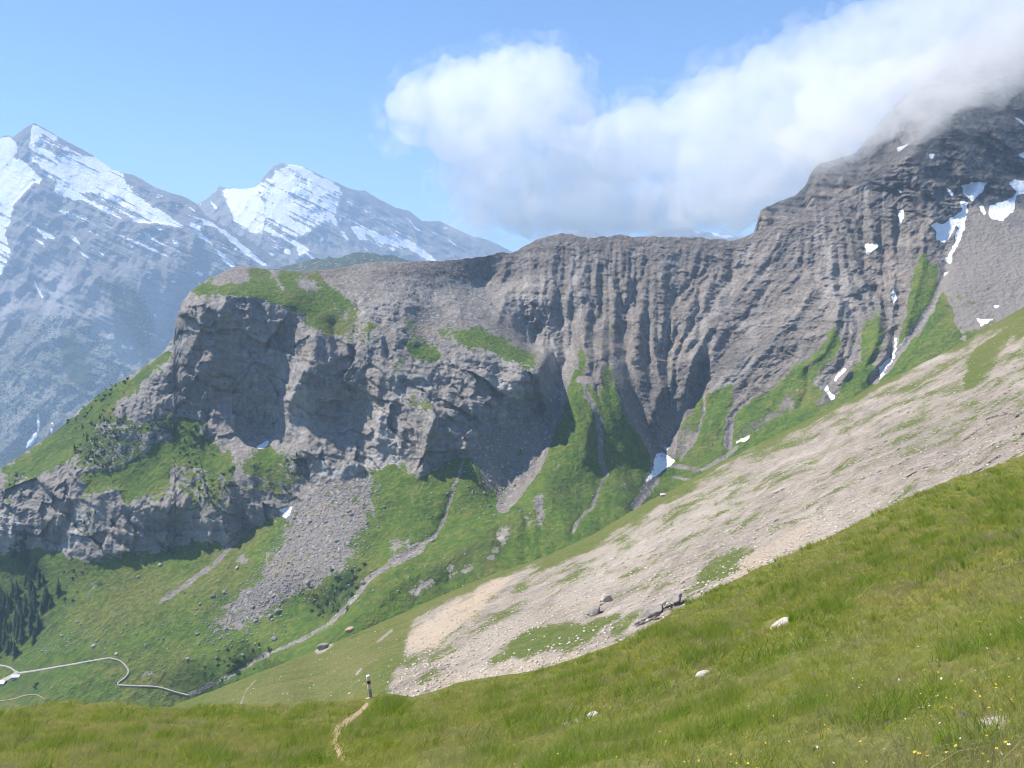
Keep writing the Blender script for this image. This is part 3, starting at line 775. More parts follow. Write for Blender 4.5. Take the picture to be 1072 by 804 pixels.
# rear tower of the right peak
T2 = Layer(760, 1200, 1.6, 1.6, [(760, 262), (788, 246), (793, 232), (796, 220), (812, 212), (832, 205), (842, 196), (850, 180), (856, 172), (876, 166), (896, 160), (915, 135), (940, 105), (980, 70), (1020, 40), (1072, 10), (1200, -20)],
           [(760, 300), (830, 280), (900, 240), (960, 190), (1040, 120), (1200, 60)], lambda x: 2.0 * fbm(x / 7.0, 0, 8.3, 3, 23))
px, py = T2.PX, T2.PY
Dt = 1560 + (py - T2.cy[None]) * -1.6 - (px - 850) * .3
q = P3(px, py, Dt)
zt = q[..., 2] + .2 * q[..., 0]
Ft = fbm(q[..., 0] / 300, q[..., 1] / 300, zt / 10, 4, 72, gain=.6) * 16 - ridged(q[..., 0] / 30, q[..., 1] / 60, q[..., 2] / 120, 4, 82) * 26 + fbm(q[..., 0] / 60, q[..., 1] / 60, q[..., 2] / 60, 4, 102) * 14
T2.finish(Dt + Ft)
zz = np.zeros_like(px)
snw = samp(poly([(938, 155), (952, 150), (950, 160), (942, 162)], 1), px, py)
T2.mesh("rock_tower", mat_mount, dict(cover=[zz, zz, snw, zz + .1], tone=[zz + .2, zz, zz, zz]), back=((15, 8), (60, 80), (200, 300), (400, 600)))

# ================================================================== SCREE SLOPE (the next rib of our own hillside)
S_CREST = [(-170, 860), (60, 800), (150, 760), (190, 739), (230, 724), (290, 700), (335, 681), (380, 662), (420, 644), (470, 621), (520, 600), (570, 583), (620, 560), (680, 524), (705, 512), (745, 489), (800, 462), (845, 440), (880, 424), (910, 406), (950, 388), (1000, 363), (1030, 346), (1072, 321), (1120, 290), (1246, 215)]
S_BOT = [(-170, 885), (0, 868), (200, 862), (330, 830), (400, 800), (480, 770), (600, 740), (720, 690), (850, 625), (960, 570), (1072, 530), (1246, 470)]
SL = Layer(-120, 1240, 1.1 / RES, 1.05 / RES, S_CREST, S_BOT, lambda x: .8 * fbm(x / 11.0, 0, 5.3, 4, 25))
SD = [(190, 740, 175), (335, 681, 205), (420, 644, 225), (520, 600, 250), (620, 560, 275), (680, 524, 290), (800, 462, 320), (910, 406, 340), (1000, 363, 350), (1072, 321, 360), (1240, 215, 380),
      (200, 770, 140), (300, 735, 125), (330, 720, 140), (380, 700, 135), (400, 728, 98), (440, 700, 112), (470, 660, 150), (530, 690, 100), (520, 640, 165), (600, 600, 190), (600, 660, 108), (680, 620, 118), (680, 570, 165), (760, 560, 145), (760, 600, 108), (700, 650, 96),
      (850, 500, 185), (850, 560, 120), (950, 450, 200), (950, 500, 140), (1072, 400, 205), (1060, 450, 150), (1072, 490, 120), (1240, 380, 150), (1240, 300, 240), (480, 740, 90), (340, 780, 90), (-100, 860, 160), (60, 820, 150), (850, 600, 95), (1072, 525, 95), (1240, 460, 95)]
px, py = SL.PX, SL.PY
sD = samp(tps(SD, smooth=1e-4), px, py)
sg = Z0() + 1.0
rocky = poly([(405, 735), (413, 704), (420, 690), (426, 664), (431, 653), (452, 638), (497, 616), (543, 598), (583, 594), (609, 578), (639, 560), (676, 545), (690, 532), (709, 523), (762, 488), (803, 468), (851, 448), (896, 424), (933, 403), (971, 381), (1000, 368), (1030, 350), (1072, 334), (1246, 240), (1246, 480), (1072, 500), (960, 545), (850, 590), (740, 640), (600, 712), (480, 740)], 4)
sub(sg, rocky * .97)
for pts, v in (([(1008, 404), (1012, 380), (1020, 365), (1035, 352), (1072, 332), (1085, 340), (1052, 365), (1040, 385), (1026, 406), (1012, 412)], .9), ([(817, 540), (850, 518), (881, 500), (914, 497), (900, 508), (858, 522), (821, 545)], .62), ([(941, 512), (982, 484), (985, 492), (970, 502), (948, 520)], .8), ([(700, 640), (716, 608), (740, 590), (765, 574), (795, 568), (778, 588), (766, 602), (730, 622), (690, 645)], .85),
               ([(496, 693), (537, 665), (570, 652), (606, 652), (640, 640), (620, 660), (566, 682), (534, 694)], .9), ([(440, 692), (474, 670), (488, 672), (468, 688), (448, 700)], .8), ([(528, 629), (537, 607), (566, 600), (556, 616)], .85), ([(575, 680), (604, 663), (640, 640), (660, 640), (625, 668), (590, 688)], .8), ([(640, 650), (670, 632), (690, 640), (680, 660), (640, 676)], .75),
               ([(425, 712), (450, 700), (500, 690), (480, 702), (440, 720)], .55), ([(620, 600), (660, 580), (700, 575), (690, 590), (640, 612)], .42), ([(700, 560), (760, 530), (800, 520), (780, 540), (720, 570)], .36), ([(790, 500), (830, 478), (870, 465), (850, 480), (800, 506)], .36), ([(900, 470), (960, 430), (990, 440), (930, 475)], .3), ([(960, 420), (985, 400), (1000, 400), (980, 425)], .4), ([(1040, 440), (1072, 425), (1072, 440), (1045, 452)], .38), ([(985, 520), (1072, 470), (1072, 520), (980, 540)], .8)):
    np.maximum(sg, poly(pts, 3) * v, out=sg)
sscree = Z0()
for pts in ([(405, 735), (440, 714), (500, 700), (540, 690), (600, 686), (660, 668), (700, 655), (740, 640), (600, 720), (480, 745)], [(425, 668), (483, 622), (543, 598), (523, 622), (492, 652), (454, 678), (425, 686)], [(740, 600), (790, 575), (850, 545), (900, 520), (930, 522), (880, 560), (800, 600), (740, 630)], [(465, 690), (520, 655), (600, 620), (640, 625), (560, 660), (470, 700)], [(420, 705), (470, 682), (500, 672), (470, 695)]):
    add(sscree, poly(pts, 4))
och = Z0()
add(och, poly([(425, 668), (470, 632), (500, 615), (543, 598), (523, 622), (492, 652), (454, 680), (425, 690)], 5), .9)
add(och, poly([(740, 600), (790, 572), (850, 548), (840, 565), (800, 590), (760, 612)], 6), .7)
add(och, poly([(405, 735), (440, 714), (540, 690), (740, 640), (600, 720), (480, 745)], 5), .25)
for c in ((738, 520, 4), (1040, 375, 3), (935, 402, 3), (790, 512, 5), (870, 432, 3)):
    add(och, poly([(c[0] - 7, c[1] + 4), (c[0] - 2, c[1] - 2), (c[0] + 8, c[1] - 5), (c[0] + 5, c[1] + 1)], 1), .8)
sdk = Z0(); spl = Z0(); sdim = Z0()
add(spl, poly([(600, 640), (640, 600), (720, 560), (800, 520), (760, 510), (700, 540), (600, 600)], 12), .45)
add(sdk, poly([(905, 470), (950, 445), (1072, 420), (1072, 470), (1000, 490), (930, 500)], 14), .35)
add(sdk, poly([(560, 650), (540, 650), (560, 635), (600, 640), (600, 652)], 6), .4)
wpx, wpy = warp(px, py, 5.0, 24, 3)
sg_ = samp(sg, wpx, wpy) * .4 + samp(blur(sg, 7), wpx, wpy) * .6; ss_ = samp(sscree, wpx, wpy)
q = P3(px, py, sD)
x, y, z = q[..., 0], q[..., 1], q[..., 2]
c1 = (py + .50 * px + 10 * fbm(px / 70, py / 70, 2.2, 3, 140)) / 6.0          # bedding seen along the slope
along = (px - .5 * py)
led = fbm(c1, along / 90, 3.3, 4, 141, gain=.62)
strk = fbm(c1 / 1.6, along / 55, 6.3, 5, 145, gain=.65)
upz = np.clip(1 - (py - SL.cy[None]) / 130.0, 0, 1)
sg_ = np.maximum(sg_, (.27 + .19 * upz) * (1 - .6 * samp(blur(sscree, 3), wpx, wpy)))
sg_ = np.clip(sg_ + strk * .85 * (sg_ < .985), 0, 1)
rk = 1 - np.clip(sg_ + .55 * ss_, 0, 1)
sF = sD * (rk * (led * (.016 + .016 * sstep(-.2, .5, fbm(px / 60, py / 60, 3.3, 3, 960))) - .012 * (ridged(x / 7, y / 7, z / 7, 4, 142, gain=.6) - .5)) + .010 * fbm(x / 30, y / 30, z / 30, 4, 143) + (.25 + rk) * .0045 * fbm(x / 2.2, y / 2.2, z / 2.2, 3, 144, gain=.65))
# outcrops and cut banks
def sgully(pts, w, a):
    return a * np.exp(-(samp(dist_line(pts, w * 4 + 4), px, py) / w) ** 1.4)
sF -= sgully([(664, 652), (680, 643), (700, 632)], 8, 4.0) + sgully([(700, 630), (712, 622)], 5, 2.0) + sgully([(612, 645), (624, 634), (634, 624)], 5, 3.5)
sF += sgully([(655, 660), (690, 648)], 4, 1.5)
sF -= sgully([(940, 460), (960, 448)], 5, 3.0) + sgully([(1030, 440), (1072, 425)], 5, 2.5) + sgully([(860, 470), (880, 458)], 4, 1.5)
sF -= sgully([(332, 676), (345, 672)], 6, 3.0) + sgully([(352, 664), (364, 658)], 5, 2.0)
add(spl, poly([(330, 684), (332, 674), (346, 668), (350, 676)], 1.5), .5); sg_ = sg_ * (1 - samp(poly([(329, 686), (331, 675), (345, 671), (351, 674), (340, 682)], 1.5), px, py)) * (1 - samp(poly([(652, 664), (664, 650), (684, 640), (700, 630), (714, 620), (716, 628), (700, 642), (676, 656)], 2), px, py)) * (1 - samp(poly([(607, 655), (614, 642), (622, 632), (636, 622), (636, 632), (624, 645)], 2), px, py))
for pts, w, k in (([(250, 742), (258, 722), (268, 712)], .8, .8), ([(280, 740), (283, 725), (292, 712)], .6, .6), ([(373, 706), (378, 700)], 1.5, .8), ([(470, 610), (486, 602)], 2, .7), ([(385, 695), (395, 690)], 1, .6), ([(395, 672), (410, 660)], 2, .6)):
    m = samp(line(pts, w, 1.2), px, py); sg_ = sg_ * (1 - m * k); spl_m = m
spl_ = samp(spl, px, py)
SL.finish(sD + sF * sstep(-1, 5, py - SL.cy[None]))
zz = np.zeros_like(px)
mat_scree = ground_mat("hillside_ground", (.355, .306, .252), (.268, .228, .187), (.135, .115, .097), (.475, .425, .362), (.385, .328, .264), (.085, .120, .028), (.115, .145, .038), (.180, .165, .065), .33, strata=.45, ochre=(.45, .35, .235), edge=.7, bumpd=1.0)
sdry = samp(poly([(190, 740), (335, 681), (520, 600), (680, 524), (800, 462), (1000, 363), (1072, 321), (1072, 345), (900, 425), (700, 528), (520, 618), (400, 690), (380, 740), (300, 745)], 14), px, py)
SL.mesh("scree_slope", mat_scree, dict(cover=[sg_, ss_, zz, np.clip(samp(sdk, wpx, wpy) + .6 * sstep(.02, .34, fbm(c1 * 1.3, along / 40, 9.1, 4, 147, gain=.65)) * sstep(-.3, .3, fbm(px / 45, py / 45, 7.3, 3, 961)), 0, 1)], tone=[np.clip(samp(och, wpx, wpy) * (.35 + .9 * sstep(-.3, .3, strk)), 0, 1) * .75, np.clip(spl_ + .5 * sstep(.1, .4, -led), 0, 1), sdry * .7, zz]), back=((6, 2), (25, 15), (80, 70), (200, 220)), front=((-6, 6), (-10, 60)))

# ================================================================== FOREGROUND MEADOW
F_CREST = [(-170, 760), (-60, 748), (0, 744), (40, 739), (60, 736), (72, 735), (90, 739), (118, 736), (135, 738), (160, 743), (200, 742), (240, 739), (260, 741), (300, 739), (335, 737), (360, 737), (378, 732), (395, 729), (412, 730), (432, 733), (455, 727), (480, 717), (510, 712), (540, 708), (570, 702), (600, 692), (640, 677), (660, 668), (690, 650), (720, 632), (760, 612), (800, 592), (850, 571), (900, 546), (950, 521), (1000, 500), (1040, 489), (1072, 476), (1150, 445), (1246, 405)]
FL = Layer(-150, 1240, 2.0 / RES, 2.0 / RES, F_CREST, [(-170, 886), (1246, 886)], lambda x: 1.3 * fbm(x / 22.0, 0, 6.3, 3, 27))
FD = [(0, 744, 40), (120, 737, 41), (240, 741, 39), (360, 737, 36), (430, 733, 37), (540, 708, 39), (640, 677, 39), (720, 632, 40), (800, 592, 42), (900, 546, 44), (1000, 500, 46), (1072, 476, 48), (1240, 405, 50), (-150, 760, 42),
      (0, 804, 17.5), (200, 804, 17), (360, 804, 15.5), (540, 804, 10.5), (700, 804, 7.2), (850, 804, 5.3), (1072, 804, 3.9), (1240, 804, 3.2), (0, 772, 26), (300, 770, 25), (370, 760, 26.5), (540, 750, 20), (540, 725, 29), (700, 735, 13.5), (700, 680, 24), (700, 655, 31), (850, 720, 9.5), (850, 650, 17), (850, 600, 28),
      (1072, 700, 7), (1072, 600, 14), (1072, 530, 27), (960, 560, 29), (960, 640, 14.5), (0, 880, 11), (400, 880, 8.5), (700, 880, 4.6), (1072, 880, 2.7), (1240, 880, 2.2), (1240, 600, 11.5), (1240, 480, 28), (-150, 880, 12), (450, 780, 15.5), (600, 780, 10.5), (460, 745, 26)]
px, py = FL.PX, FL.PY
fD = samp(tps(FD, smooth=1e-4), px, py)
q = P3(px, py, fD); x, y, z = q[..., 0], q[..., 1], q[..., 2]
PATHL = [(384, 737), (378, 744), (369, 751), (360, 758), (352, 766), (349, 773), (352, 780), (356, 787), (357, 794)]
dp = samp(dist_line(PATHL, 40), px, py)
hum = fbm(x / 1.1, y / 1.1, z / 1.1, 3, 151) * .10 + fbm(x / 4.5, y / 4.5, z / 4.5, 3, 152) * .30
fF = -hum * 1.6 * (1 - np.exp(-(dp / 12) ** 2) * .8)
wpath = np.interp(py, [730, 760, 800, 830], [1.8, 3.4, 5.0, 5.0])
trench = np.exp(-(dp / (wpath * 1.3)) ** 4)
fF += trench * .55
def fbump(pts, w, a): return a * np.exp(-(samp(dist_line(pts, w * 4 + 4), px, py) / w) ** 2)
fF -= fbump([(390, 735), (398, 740), (404, 745)], 9, 1.1)          # overgrown hump beside the post
fF += fbump([(415, 745), (400, 760), (388, 770)], 6, .9)
fF -= fbump([(60, 738), (75, 737)], 12, .6)
FL.finish(fD + fF * np.clip(fD / 20, .15, 1) * sstep(-1, 10, py - FL.cy[None]))
pth = np.clip((wpath * .8 - dp) / 1.5 + .5, 0, 1)
bare = samp(union(poly([(925, 585), (940, 572), (960, 572), (950, 588)], 3), poly([(1010, 760), (1040, 745), (1060, 752), (1050, 766), (1020, 770)], 3), poly([(585, 760), (610, 748), (630, 745), (615, 756)], 2), poly([(980, 660), (1000, 655), (1010, 665), (990, 670)], 3) * .6), px, py)
zz = np.zeros_like(px)
mat_meadow = ground_mat("meadow_ground", (.30, .235, .165), (.36, .29, .21), (.2, .16, .11), (.40, .34, .27), (.34, .27, .19), (.095, .135, .018), (.125, .16, .026), (.20, .18, .055), .07, strata=.2, ochre=(.4, .31, .2), edge=.35)
FL.mesh("meadow", mat_meadow, dict(cover=[1 - np.clip(pth + .75 * bare, 0, 1), pth * .6, zz, zz], tone=[pth * .5, zz, zz + .6, zz]), back=((1.5, .6), (6, 5), (18, 18), (45, 60)), front=((-2, .8),))

# ================================================================== FAR SNOW MOUNTAINS
def far_layer(name, x0, x1, d, crest, bot, ctrl, snowp, mat, seed, jagw=5.0, jaga=1.0, greenp=(), palep=(), soft=(), unit=16., ddir=(1, .45), back=((100, 60), (500, 500), (1500, 1600))):
    L = Layer(x0, x1, d, d, crest, bot, lambda x: jaga * fbm(x / jagw, 0, 1.7, 4, seed))
    px, py = L.PX, L.PY
    D = samp(tps(ctrl, smooth=1e-4), px, py)
    q = P3(px, py, D); x, y, z = q[..., 0], q[..., 1], q[..., 2]
    sn = Z0()
    for p in snowp: add(sn, poly(p, 1.3))
    for p, v in soft: add(sn, poly(p, 2.5), v)
    # tilted beds
    zt = z + ddir[1] * x
    ux, uy = warp(px, py, 2.2, 12, seed)
    sn_ = samp(sn, ux, uy)
    sn_ = np.clip(sn_ + (sn_ > .02) * (.50 * fbm(x / 520, y / 520, zt / 38, 5, seed + 9, gain=.68) - .75 * sstep(.12, .42, fbm(x / 900, y / 900, zt / 22, 4, seed + 12, gain=.6)) + .14 * fbm(x / 40, y / 40, z / 40, 3, seed + 10, gain=.7)), 0, 1)
    F = fbm(x / 900, y / 900, zt / 42, 4, seed + 1, gain=.6) * 30
    F += -ridged(x / 230, y / 230, z / 900, 4, seed + 2, gain=.45) * 80 + 40
    F += fbm(x / 600, y / 600, z / 600, 3, seed + 3) * 80
    w = 1 - .75 * sn_
    L.finish(D + F * w * sstep(-1, 16, py - L.cy[None]) )
    gm = Z0(); pm = Z0()
    for p, v in greenp: add(gm, poly(p, 6), v)
    for p, v in palep: add(pm, poly(p, 3), v)
    zz = np.zeros_like(px)
    return L, L.mesh(name, mat, dict(cover=[samp(gm, px, py), zz, sn_, zz], tone=[zz, samp(pm, px, py), zz, zz + .5]), back=back)

mat_far = ground_mat("far_mountain_ground", (.225, .215, .205), (.285, .27, .255), (.15, .147, .147), (.40, .385, .37), (.3, .29, .28), (.05, .08, .03), (.07, .09, .035), (.09, .09, .05), 7., strata=.75, snow=(.92, .925, .935), edge=.5)
far_layer("snow_mountain", -160, 420, 1.2,
    [(-170, 240), (-80, 178), (-30, 152), (0, 145), (4, 141.5), (11, 141.5), (13, 144), (20, 138), (31, 130.5), (36, 128.5), (50, 136), (68, 147), (80, 153), (97, 162), (108, 171), (118, 178), (130, 181), (140, 183), (149, 188), (162, 196), (182, 203), (188, 204), (197, 208), (206, 213.5), (216, 226), (244, 243), (271, 258), (289, 272), (330, 300), (430, 350)],
    [(-170, 660), (0, 530), (110, 450), (200, 380), (330, 340), (430, 370)],
    [(36, 128, 7300), (-100, 190, 7400), (-160, 260, 7200), (100, 165, 7250), (200, 209, 7150), (280, 266, 7000), (420, 345, 6800), (30, 200, 6900), (100, 220, 6850), (180, 250, 6750), (0, 260, 6600), (60, 300, 6400), (150, 300, 6450), (220, 300, 6650), (-100, 320, 6500), (0, 380, 5900), (80, 380, 5950), (150, 370, 6250), (-100, 460, 5700), (0, 480, 5400), (60, 440, 5600), (-150, 640, 5000), (330, 330, 6700)],
    [[(-60, 165), (0, 144), (10, 142), (12, 147), (18, 150), (19, 160), (14, 168), (20, 165), (30, 172), (38, 180), (45, 187), (43, 193), (33, 193), (27, 199), (22, 206), (15, 213), (12, 222), (11, 232), (5, 246), (11, 258), (8, 275), (0, 288), (-40, 310), (-90, 260)],
     [(27, 153), (45, 155), (62, 161), (50, 164), (30, 157)], [(34, 131), (38, 130), (66, 146), (56, 146), (44, 139), (36, 150), (29, 154)],
     [(40, 166), (56, 167), (69, 162.5), (90, 162), (104, 165), (113, 171), (124, 178), (132, 183), (133, 192), (142, 204), (160, 217), (174, 223), (185, 232), (197, 239), (170, 235), (140, 232), (134, 231), (152, 226), (140, 215.6), (128, 208), (124, 212), (112, 206), (101, 196), (104, 203), (90, 202), (84, 205), (90, 210), (75, 210), (55, 200), (60, 193), (63, 187), (51, 177), (42, 174)],
     [(92, 211), (111, 223), (104, 221), (96, 215)], [(116, 227), (127, 232), (120, 231)], [(158, 202.5), (173, 205.5), (167, 208)], [(165, 210), (188, 216), (188, 218), (170, 213)], [(188, 209), (206, 222), (203, 222), (189, 211.5)], [(184, 223), (203, 226), (216, 229), (215, 231), (203, 228)],
     [(200, 232), (218, 231), (235.6, 241), (281, 279), (274, 278), (244.5, 255.6), (226.6, 239), (207, 236.5), (213, 246.6), (229.6, 261.5), (248, 278), (241, 279), (220.6, 257), (208.7, 248), (198, 237.6)],
     [(146, 236), (157, 245), (168, 252), (165, 253.5), (150, 243)], [(176, 246.6), (189, 255.6), (182, 255.6)], [(159, 236), (172, 239), (166, 242)], [(34.5, 231), (43, 241), (60.6, 250), (46.6, 251.5), (39, 241)], [(30, 245), (45, 254), (48.5, 260), (37, 251.5)], [(69, 244), (80, 248.7), (87.7, 260), (78, 253)], [(80, 260), (101, 271), (93, 270), (84, 265.5)],
     [(99, 259), (111, 268), (108, 269)], [(141, 279), (162, 285), (155, 287.5)], [(33, 292), (36, 293), (47, 311), (45, 313)], [(160, 328), (164, 330), (166, 334), (162, 333)], [(141, 340), (174, 356), (174, 358), (141, 342)], [(197, 260), (208, 268), (204, 268)], [(186, 277), (196, 282), (192, 283)], [(176, 290), (190, 296), (182, 295)], [(39, 431), (41, 432), (41, 446), (36, 462), (24, 474), (30, 462), (38, 448)], [(54, 440), (57, 440), (53, 458), (51, 460)],
     [(196, 281), (216, 287), (212, 290)], [(200, 293), (214, 297), (208, 298)]],
    mat_far, 201, greenp=[([(10, 340), (60, 320), (90, 330), (140, 380), (180, 350), (110, 450), (0, 530), (-100, 600), (-100, 380)], .5), ([(90, 290), (140, 290), (170, 340), (150, 380), (120, 330)], .6), ([(55, 350), (80, 345), (98, 390), (100, 420), (70, 400)], .85), ([(0, 480), (60, 450), (100, 430), (60, 500), (0, 530)], .9)],
    palep=[([(46, 268), (66, 272), (76, 300), (78, 335), (66, 335), (58, 365), (52, 372), (46, 345), (44, 310)], 1), ([(108, 318), (112, 332), (130, 352), (145, 375), (130, 400), (106, 405), (100, 375), (95, 350), (106, 335)], 1), ([(0, 300), (26, 292), (20, 320), (0, 345)], .6), ([(0, 400), (40, 385), (60, 410), (80, 430), (40, 440), (0, 460)], .7), ([(150, 300), (170, 292), (180, 330), (170, 350), (145, 345), (160, 325)], .6)],
    soft=[([(32, 132), (70, 150), (130, 186), (190, 234), (130, 232), (60, 202), (28, 165)], .54), ([(60, 215), (120, 235), (200, 262), (190, 275), (110, 250), (60, 228)], .42), ([(150, 205), (215, 232), (205, 236), (150, 215)], .42), ([(215, 240), (285, 278), (262, 280), (214, 250)], .40), ([(120, 206), (145, 222), (140, 228), (110, 212)], .40), ([(140, 240), (200, 250), (200, 270), (150, 262)], .33), ([(68, 250), (140, 262), (130, 276), (80, 262)], .36), ([(0, 150), (14, 160), (14, 200), (0, 210)], .42), ([(30, 150), (66, 150), (70, 160), (40, 166)], .42), ([(205, 236), (260, 275), (230, 270), (205, 245)], .3), ([(20, 225), (40, 240), (40, 270), (25, 250)], .36)], ddir=(1, .45))
far_layer("snow_mountain", 170, 570, 1.1,
    [(160, 270), (180, 245), (206, 214), (212, 210.5), (218, 207), (222, 203), (226, 201), (229, 194.5), (239, 197), (253, 198), (268, 196), (276, 185), (283, 177), (287, 173), (295, 170), (304, 172), (319, 175), (329, 180), (343, 187), (355, 192), (365, 197), (375.5, 199.5), (381.5, 199), (396, 208), (414, 217), (429, 221), (440, 230), (442, 231.5), (457, 231.5), (460, 231), (473, 237.5), (497, 248.7), (501.5, 248), (519, 254.6), (536, 263.6), (580, 285)],
    [(160, 330), (330, 320), (580, 320)],
    [(295, 170, 9300), (230, 195, 9200), (170, 250, 8900), (380, 200, 9500), (460, 231, 9800), (570, 285, 10000), (295, 230, 8700), (230, 230, 8800), (350, 250, 8700), (430, 260, 9200), (200, 310, 8200), (300, 310, 8000), (420, 310, 8500), (560, 315, 9300)],
    [[(233, 199), (244.5, 197), (268.4, 196), (273, 206), (277.4, 215), (277.4, 234.6), (270, 240.6), (270, 246), (259.4, 245), (250.5, 236), (243, 233), (243, 222.7), (237, 214)], [(219, 208), (222, 208), (228, 219), (226, 221)], [(208, 215), (213, 213), (212, 217)],
     [(287.5, 176.4), (304.6, 188.4), (301, 190), (313, 188.4), (308.4, 200.3), (305.4, 203.3), (307.6, 209.3), (304, 216.7), (304.6, 225.7), (299.4, 234.7), (299.4, 245), (307, 249.6), (320.3, 258.5), (330.8, 270.5), (326.3, 271.2), (320.3, 264.5), (312.8, 267.5), (310, 261.5), (312.8, 258.5), (299.4, 252.6), (292, 237.6), (286, 234.6), (286, 230), (276, 228.7), (276, 209.3), (284.5, 204.8), (283, 195.8), (286, 190)],
     [(295, 170.5), (319, 175), (332, 184), (357.6, 195.8), (354.6, 198.8), (344, 203.3), (336.7, 204.8), (329.3, 206.3), (320.3, 198.8), (318.8, 192.8), (326.3, 192), (315.8, 182.4), (307, 176.4)], [(319, 203), (329, 211), (323, 212)], [(339.7, 219.7), (345.7, 221), (354.6, 233), (353, 239), (344, 230)], [(356, 225), (359, 226), (357, 233), (354, 234)],
     [(354, 240), (358, 240), (367, 253), (363, 252)], [(365, 237), (383, 237.6), (396.5, 245), (426, 249.6), (440, 263), (429, 260), (410, 255.6), (393.5, 254), (381.5, 242), (383, 249.6), (389, 254), (374, 249.6), (372.6, 243.6)], [(424, 248), (451, 266), (460, 273), (448, 272.5), (430, 262)], [(378, 256), (381, 257), (387, 264), (384, 264)], [(424, 227), (428, 229), (441, 242), (438, 243)],
     [(458, 237), (473, 239), (466, 241)], [(467, 249), (471, 250), (478, 258), (475, 258)], [(481, 256), (487, 261), (482, 260)], [(503, 251), (509, 258), (506, 258)], [(277, 263), (291, 266), (285, 269)], [(296, 261), (304, 263), (304, 268), (298, 265)], [(291, 275), (300, 279), (295, 281)], [(404, 258), (416, 261), (410, 263)], [(334, 250), (340, 249), (336, 256)]],
    mat_far, 231, soft=[([(228, 199), (276, 188), (300, 172), (360, 197), (352, 232), (305, 252), (252, 240)], .60), ([(360, 205), (420, 230), (450, 262), (400, 262), (350, 250)], .42), ([(340, 236), (380, 245), (370, 255), (345, 250)], .36), ([(280, 240), (300, 255), (295, 270), (278, 260)], .4), ([(440, 235), (480, 245), (520, 262), (470, 262)], .36), ([(326, 180), (345, 190), (350, 195), (330, 186)], .45), ([(228, 205), (245, 230), (240, 235), (225, 215)], .38)], ddir=(1, .5))
far_layer("dark_hill", 270, 460, 1.2, [(260, 290), (280, 284), (299, 278), (314, 275), (331, 270), (340, 272), (344, 268), (352, 270.5), (363.6, 266.8), (372.6, 264), (390.5, 264.5), (399, 267.5), (410, 266.3), (422, 271), (440, 275), (470, 285)],
    [(260, 330), (470, 330)], [(280, 284, 3800), (370, 264, 3900), (460, 280, 4000), (280, 325, 3300), (460, 325, 3500), (370, 325, 3300)], [], mat_far, 251, jagw=4, jaga=.9, greenp=[([(250, 255), (480, 255), (480, 340), (250, 340)], .6)], back=((60, 60), (300, 300), (900, 900)))
far_layer("snow_mountain", 560, 830, 1.6, [(550, 275), (570, 262), (594, 244), (600, 240), (608, 242), (622, 241.5), (632, 247), (660, 252), (680, 246), (692, 238), (700, 241), (712, 236), (726, 240), (742, 243), (760, 245), (775, 247), (800, 250), (840, 262)],
    [(550, 300), (840, 300)], [(560, 270, 9000), (620, 242, 9000), (720, 238, 9000), (830, 262, 9000), (700, 300, 8300), (560, 300, 8300), (840, 300, 8300)],
    [[(594, 242), (602, 240), (606, 243), (598, 246)], [(720, 240), (736, 242), (730, 245)], [(742, 244), (766, 246), (770, 249), (750, 249)], [(684, 242), (690, 240), (692, 244)]], mat_far, 261, jaga=1.4)

# the same meadow carried on under and beside the viewer's feet
_m = (FL.D < 13) & (FL.PY > 600)
_q = FL.P[_m][::7]
def _quad(x, y): return np.stack([np.ones_like(x), x, y, x * x, x * y, y * y], -1)
_A = np.vstack([_quad(_q[:, 0], _q[:, 1]), np.repeat(_quad(np.array([0.0, 4, 8, -4]), np.array([0.0, 0, 0, 0])), 60 + len(_q) // 60, 0)])
_b = np.r_[_q[:, 2], np.repeat(np.array([-1.62, -.9, -.2, -3.2]), 60 + len(_q) // 60)]
_cf = np.linalg.lstsq(_A, _b, rcond=None)[0]
def near_z(x, y): return _quad(x, y) @ _cf + .05 * fbm(x / 1.1, y / 1.1, x * 0 + .3, 3, 151)
_nx, _ny = np.meshgrid(np.arange(-9, 14.1, .25), np.arange(-6, 11.1, .25))
_nz = near_z(_nx, _ny) - .07
# keep it under the main sheet
_pxn = CX + FPX * _nx / np.maximum(_ny * CP - _nz * SP, .2); _pyn = CY - FPX * (_ny * SP + _nz * CP) / np.maximum(_ny * CP - _nz * SP, .2)
_in = (_ny > 1) & (_pxn > -140) & (_pxn < 1236) & (_pyn < 880)
_zs = FL.at(np.clip(_pxn, -140, 1236).ravel(), np.clip(_pyn, 480, 884).ravel()).reshape(_nx.shape + (3,))
_nz = np.where(_in, np.minimum(_nz, _nz - .10 - np.maximum(0, np.linalg.norm(np.stack([_nx, _ny, _nz], -1) * 0 + _zs, axis=-1) - np.linalg.norm(np.stack([_nx, _ny, _nz], -1), axis=-1)) * .6), _nz)
_o1 = np.ones(_nx.size); _o0 = _o1 * 0
tag(mesh_obj("meadow", np.stack([_nx, _ny, _nz], -1).reshape(-1, 3), grid_faces(*_nx.shape)[:, ::-1].copy(), mat_meadow, cols=dict(cover=np.stack([_o1, _o0, _o0, _o0], -1), tone=np.stack([_o0, _o0, _o1 * .6, _o0], -1))), kind='structure')

HAZE, EXPO, SKY, CV, CC = 8e-5, 1.0, .090, .006, .0115

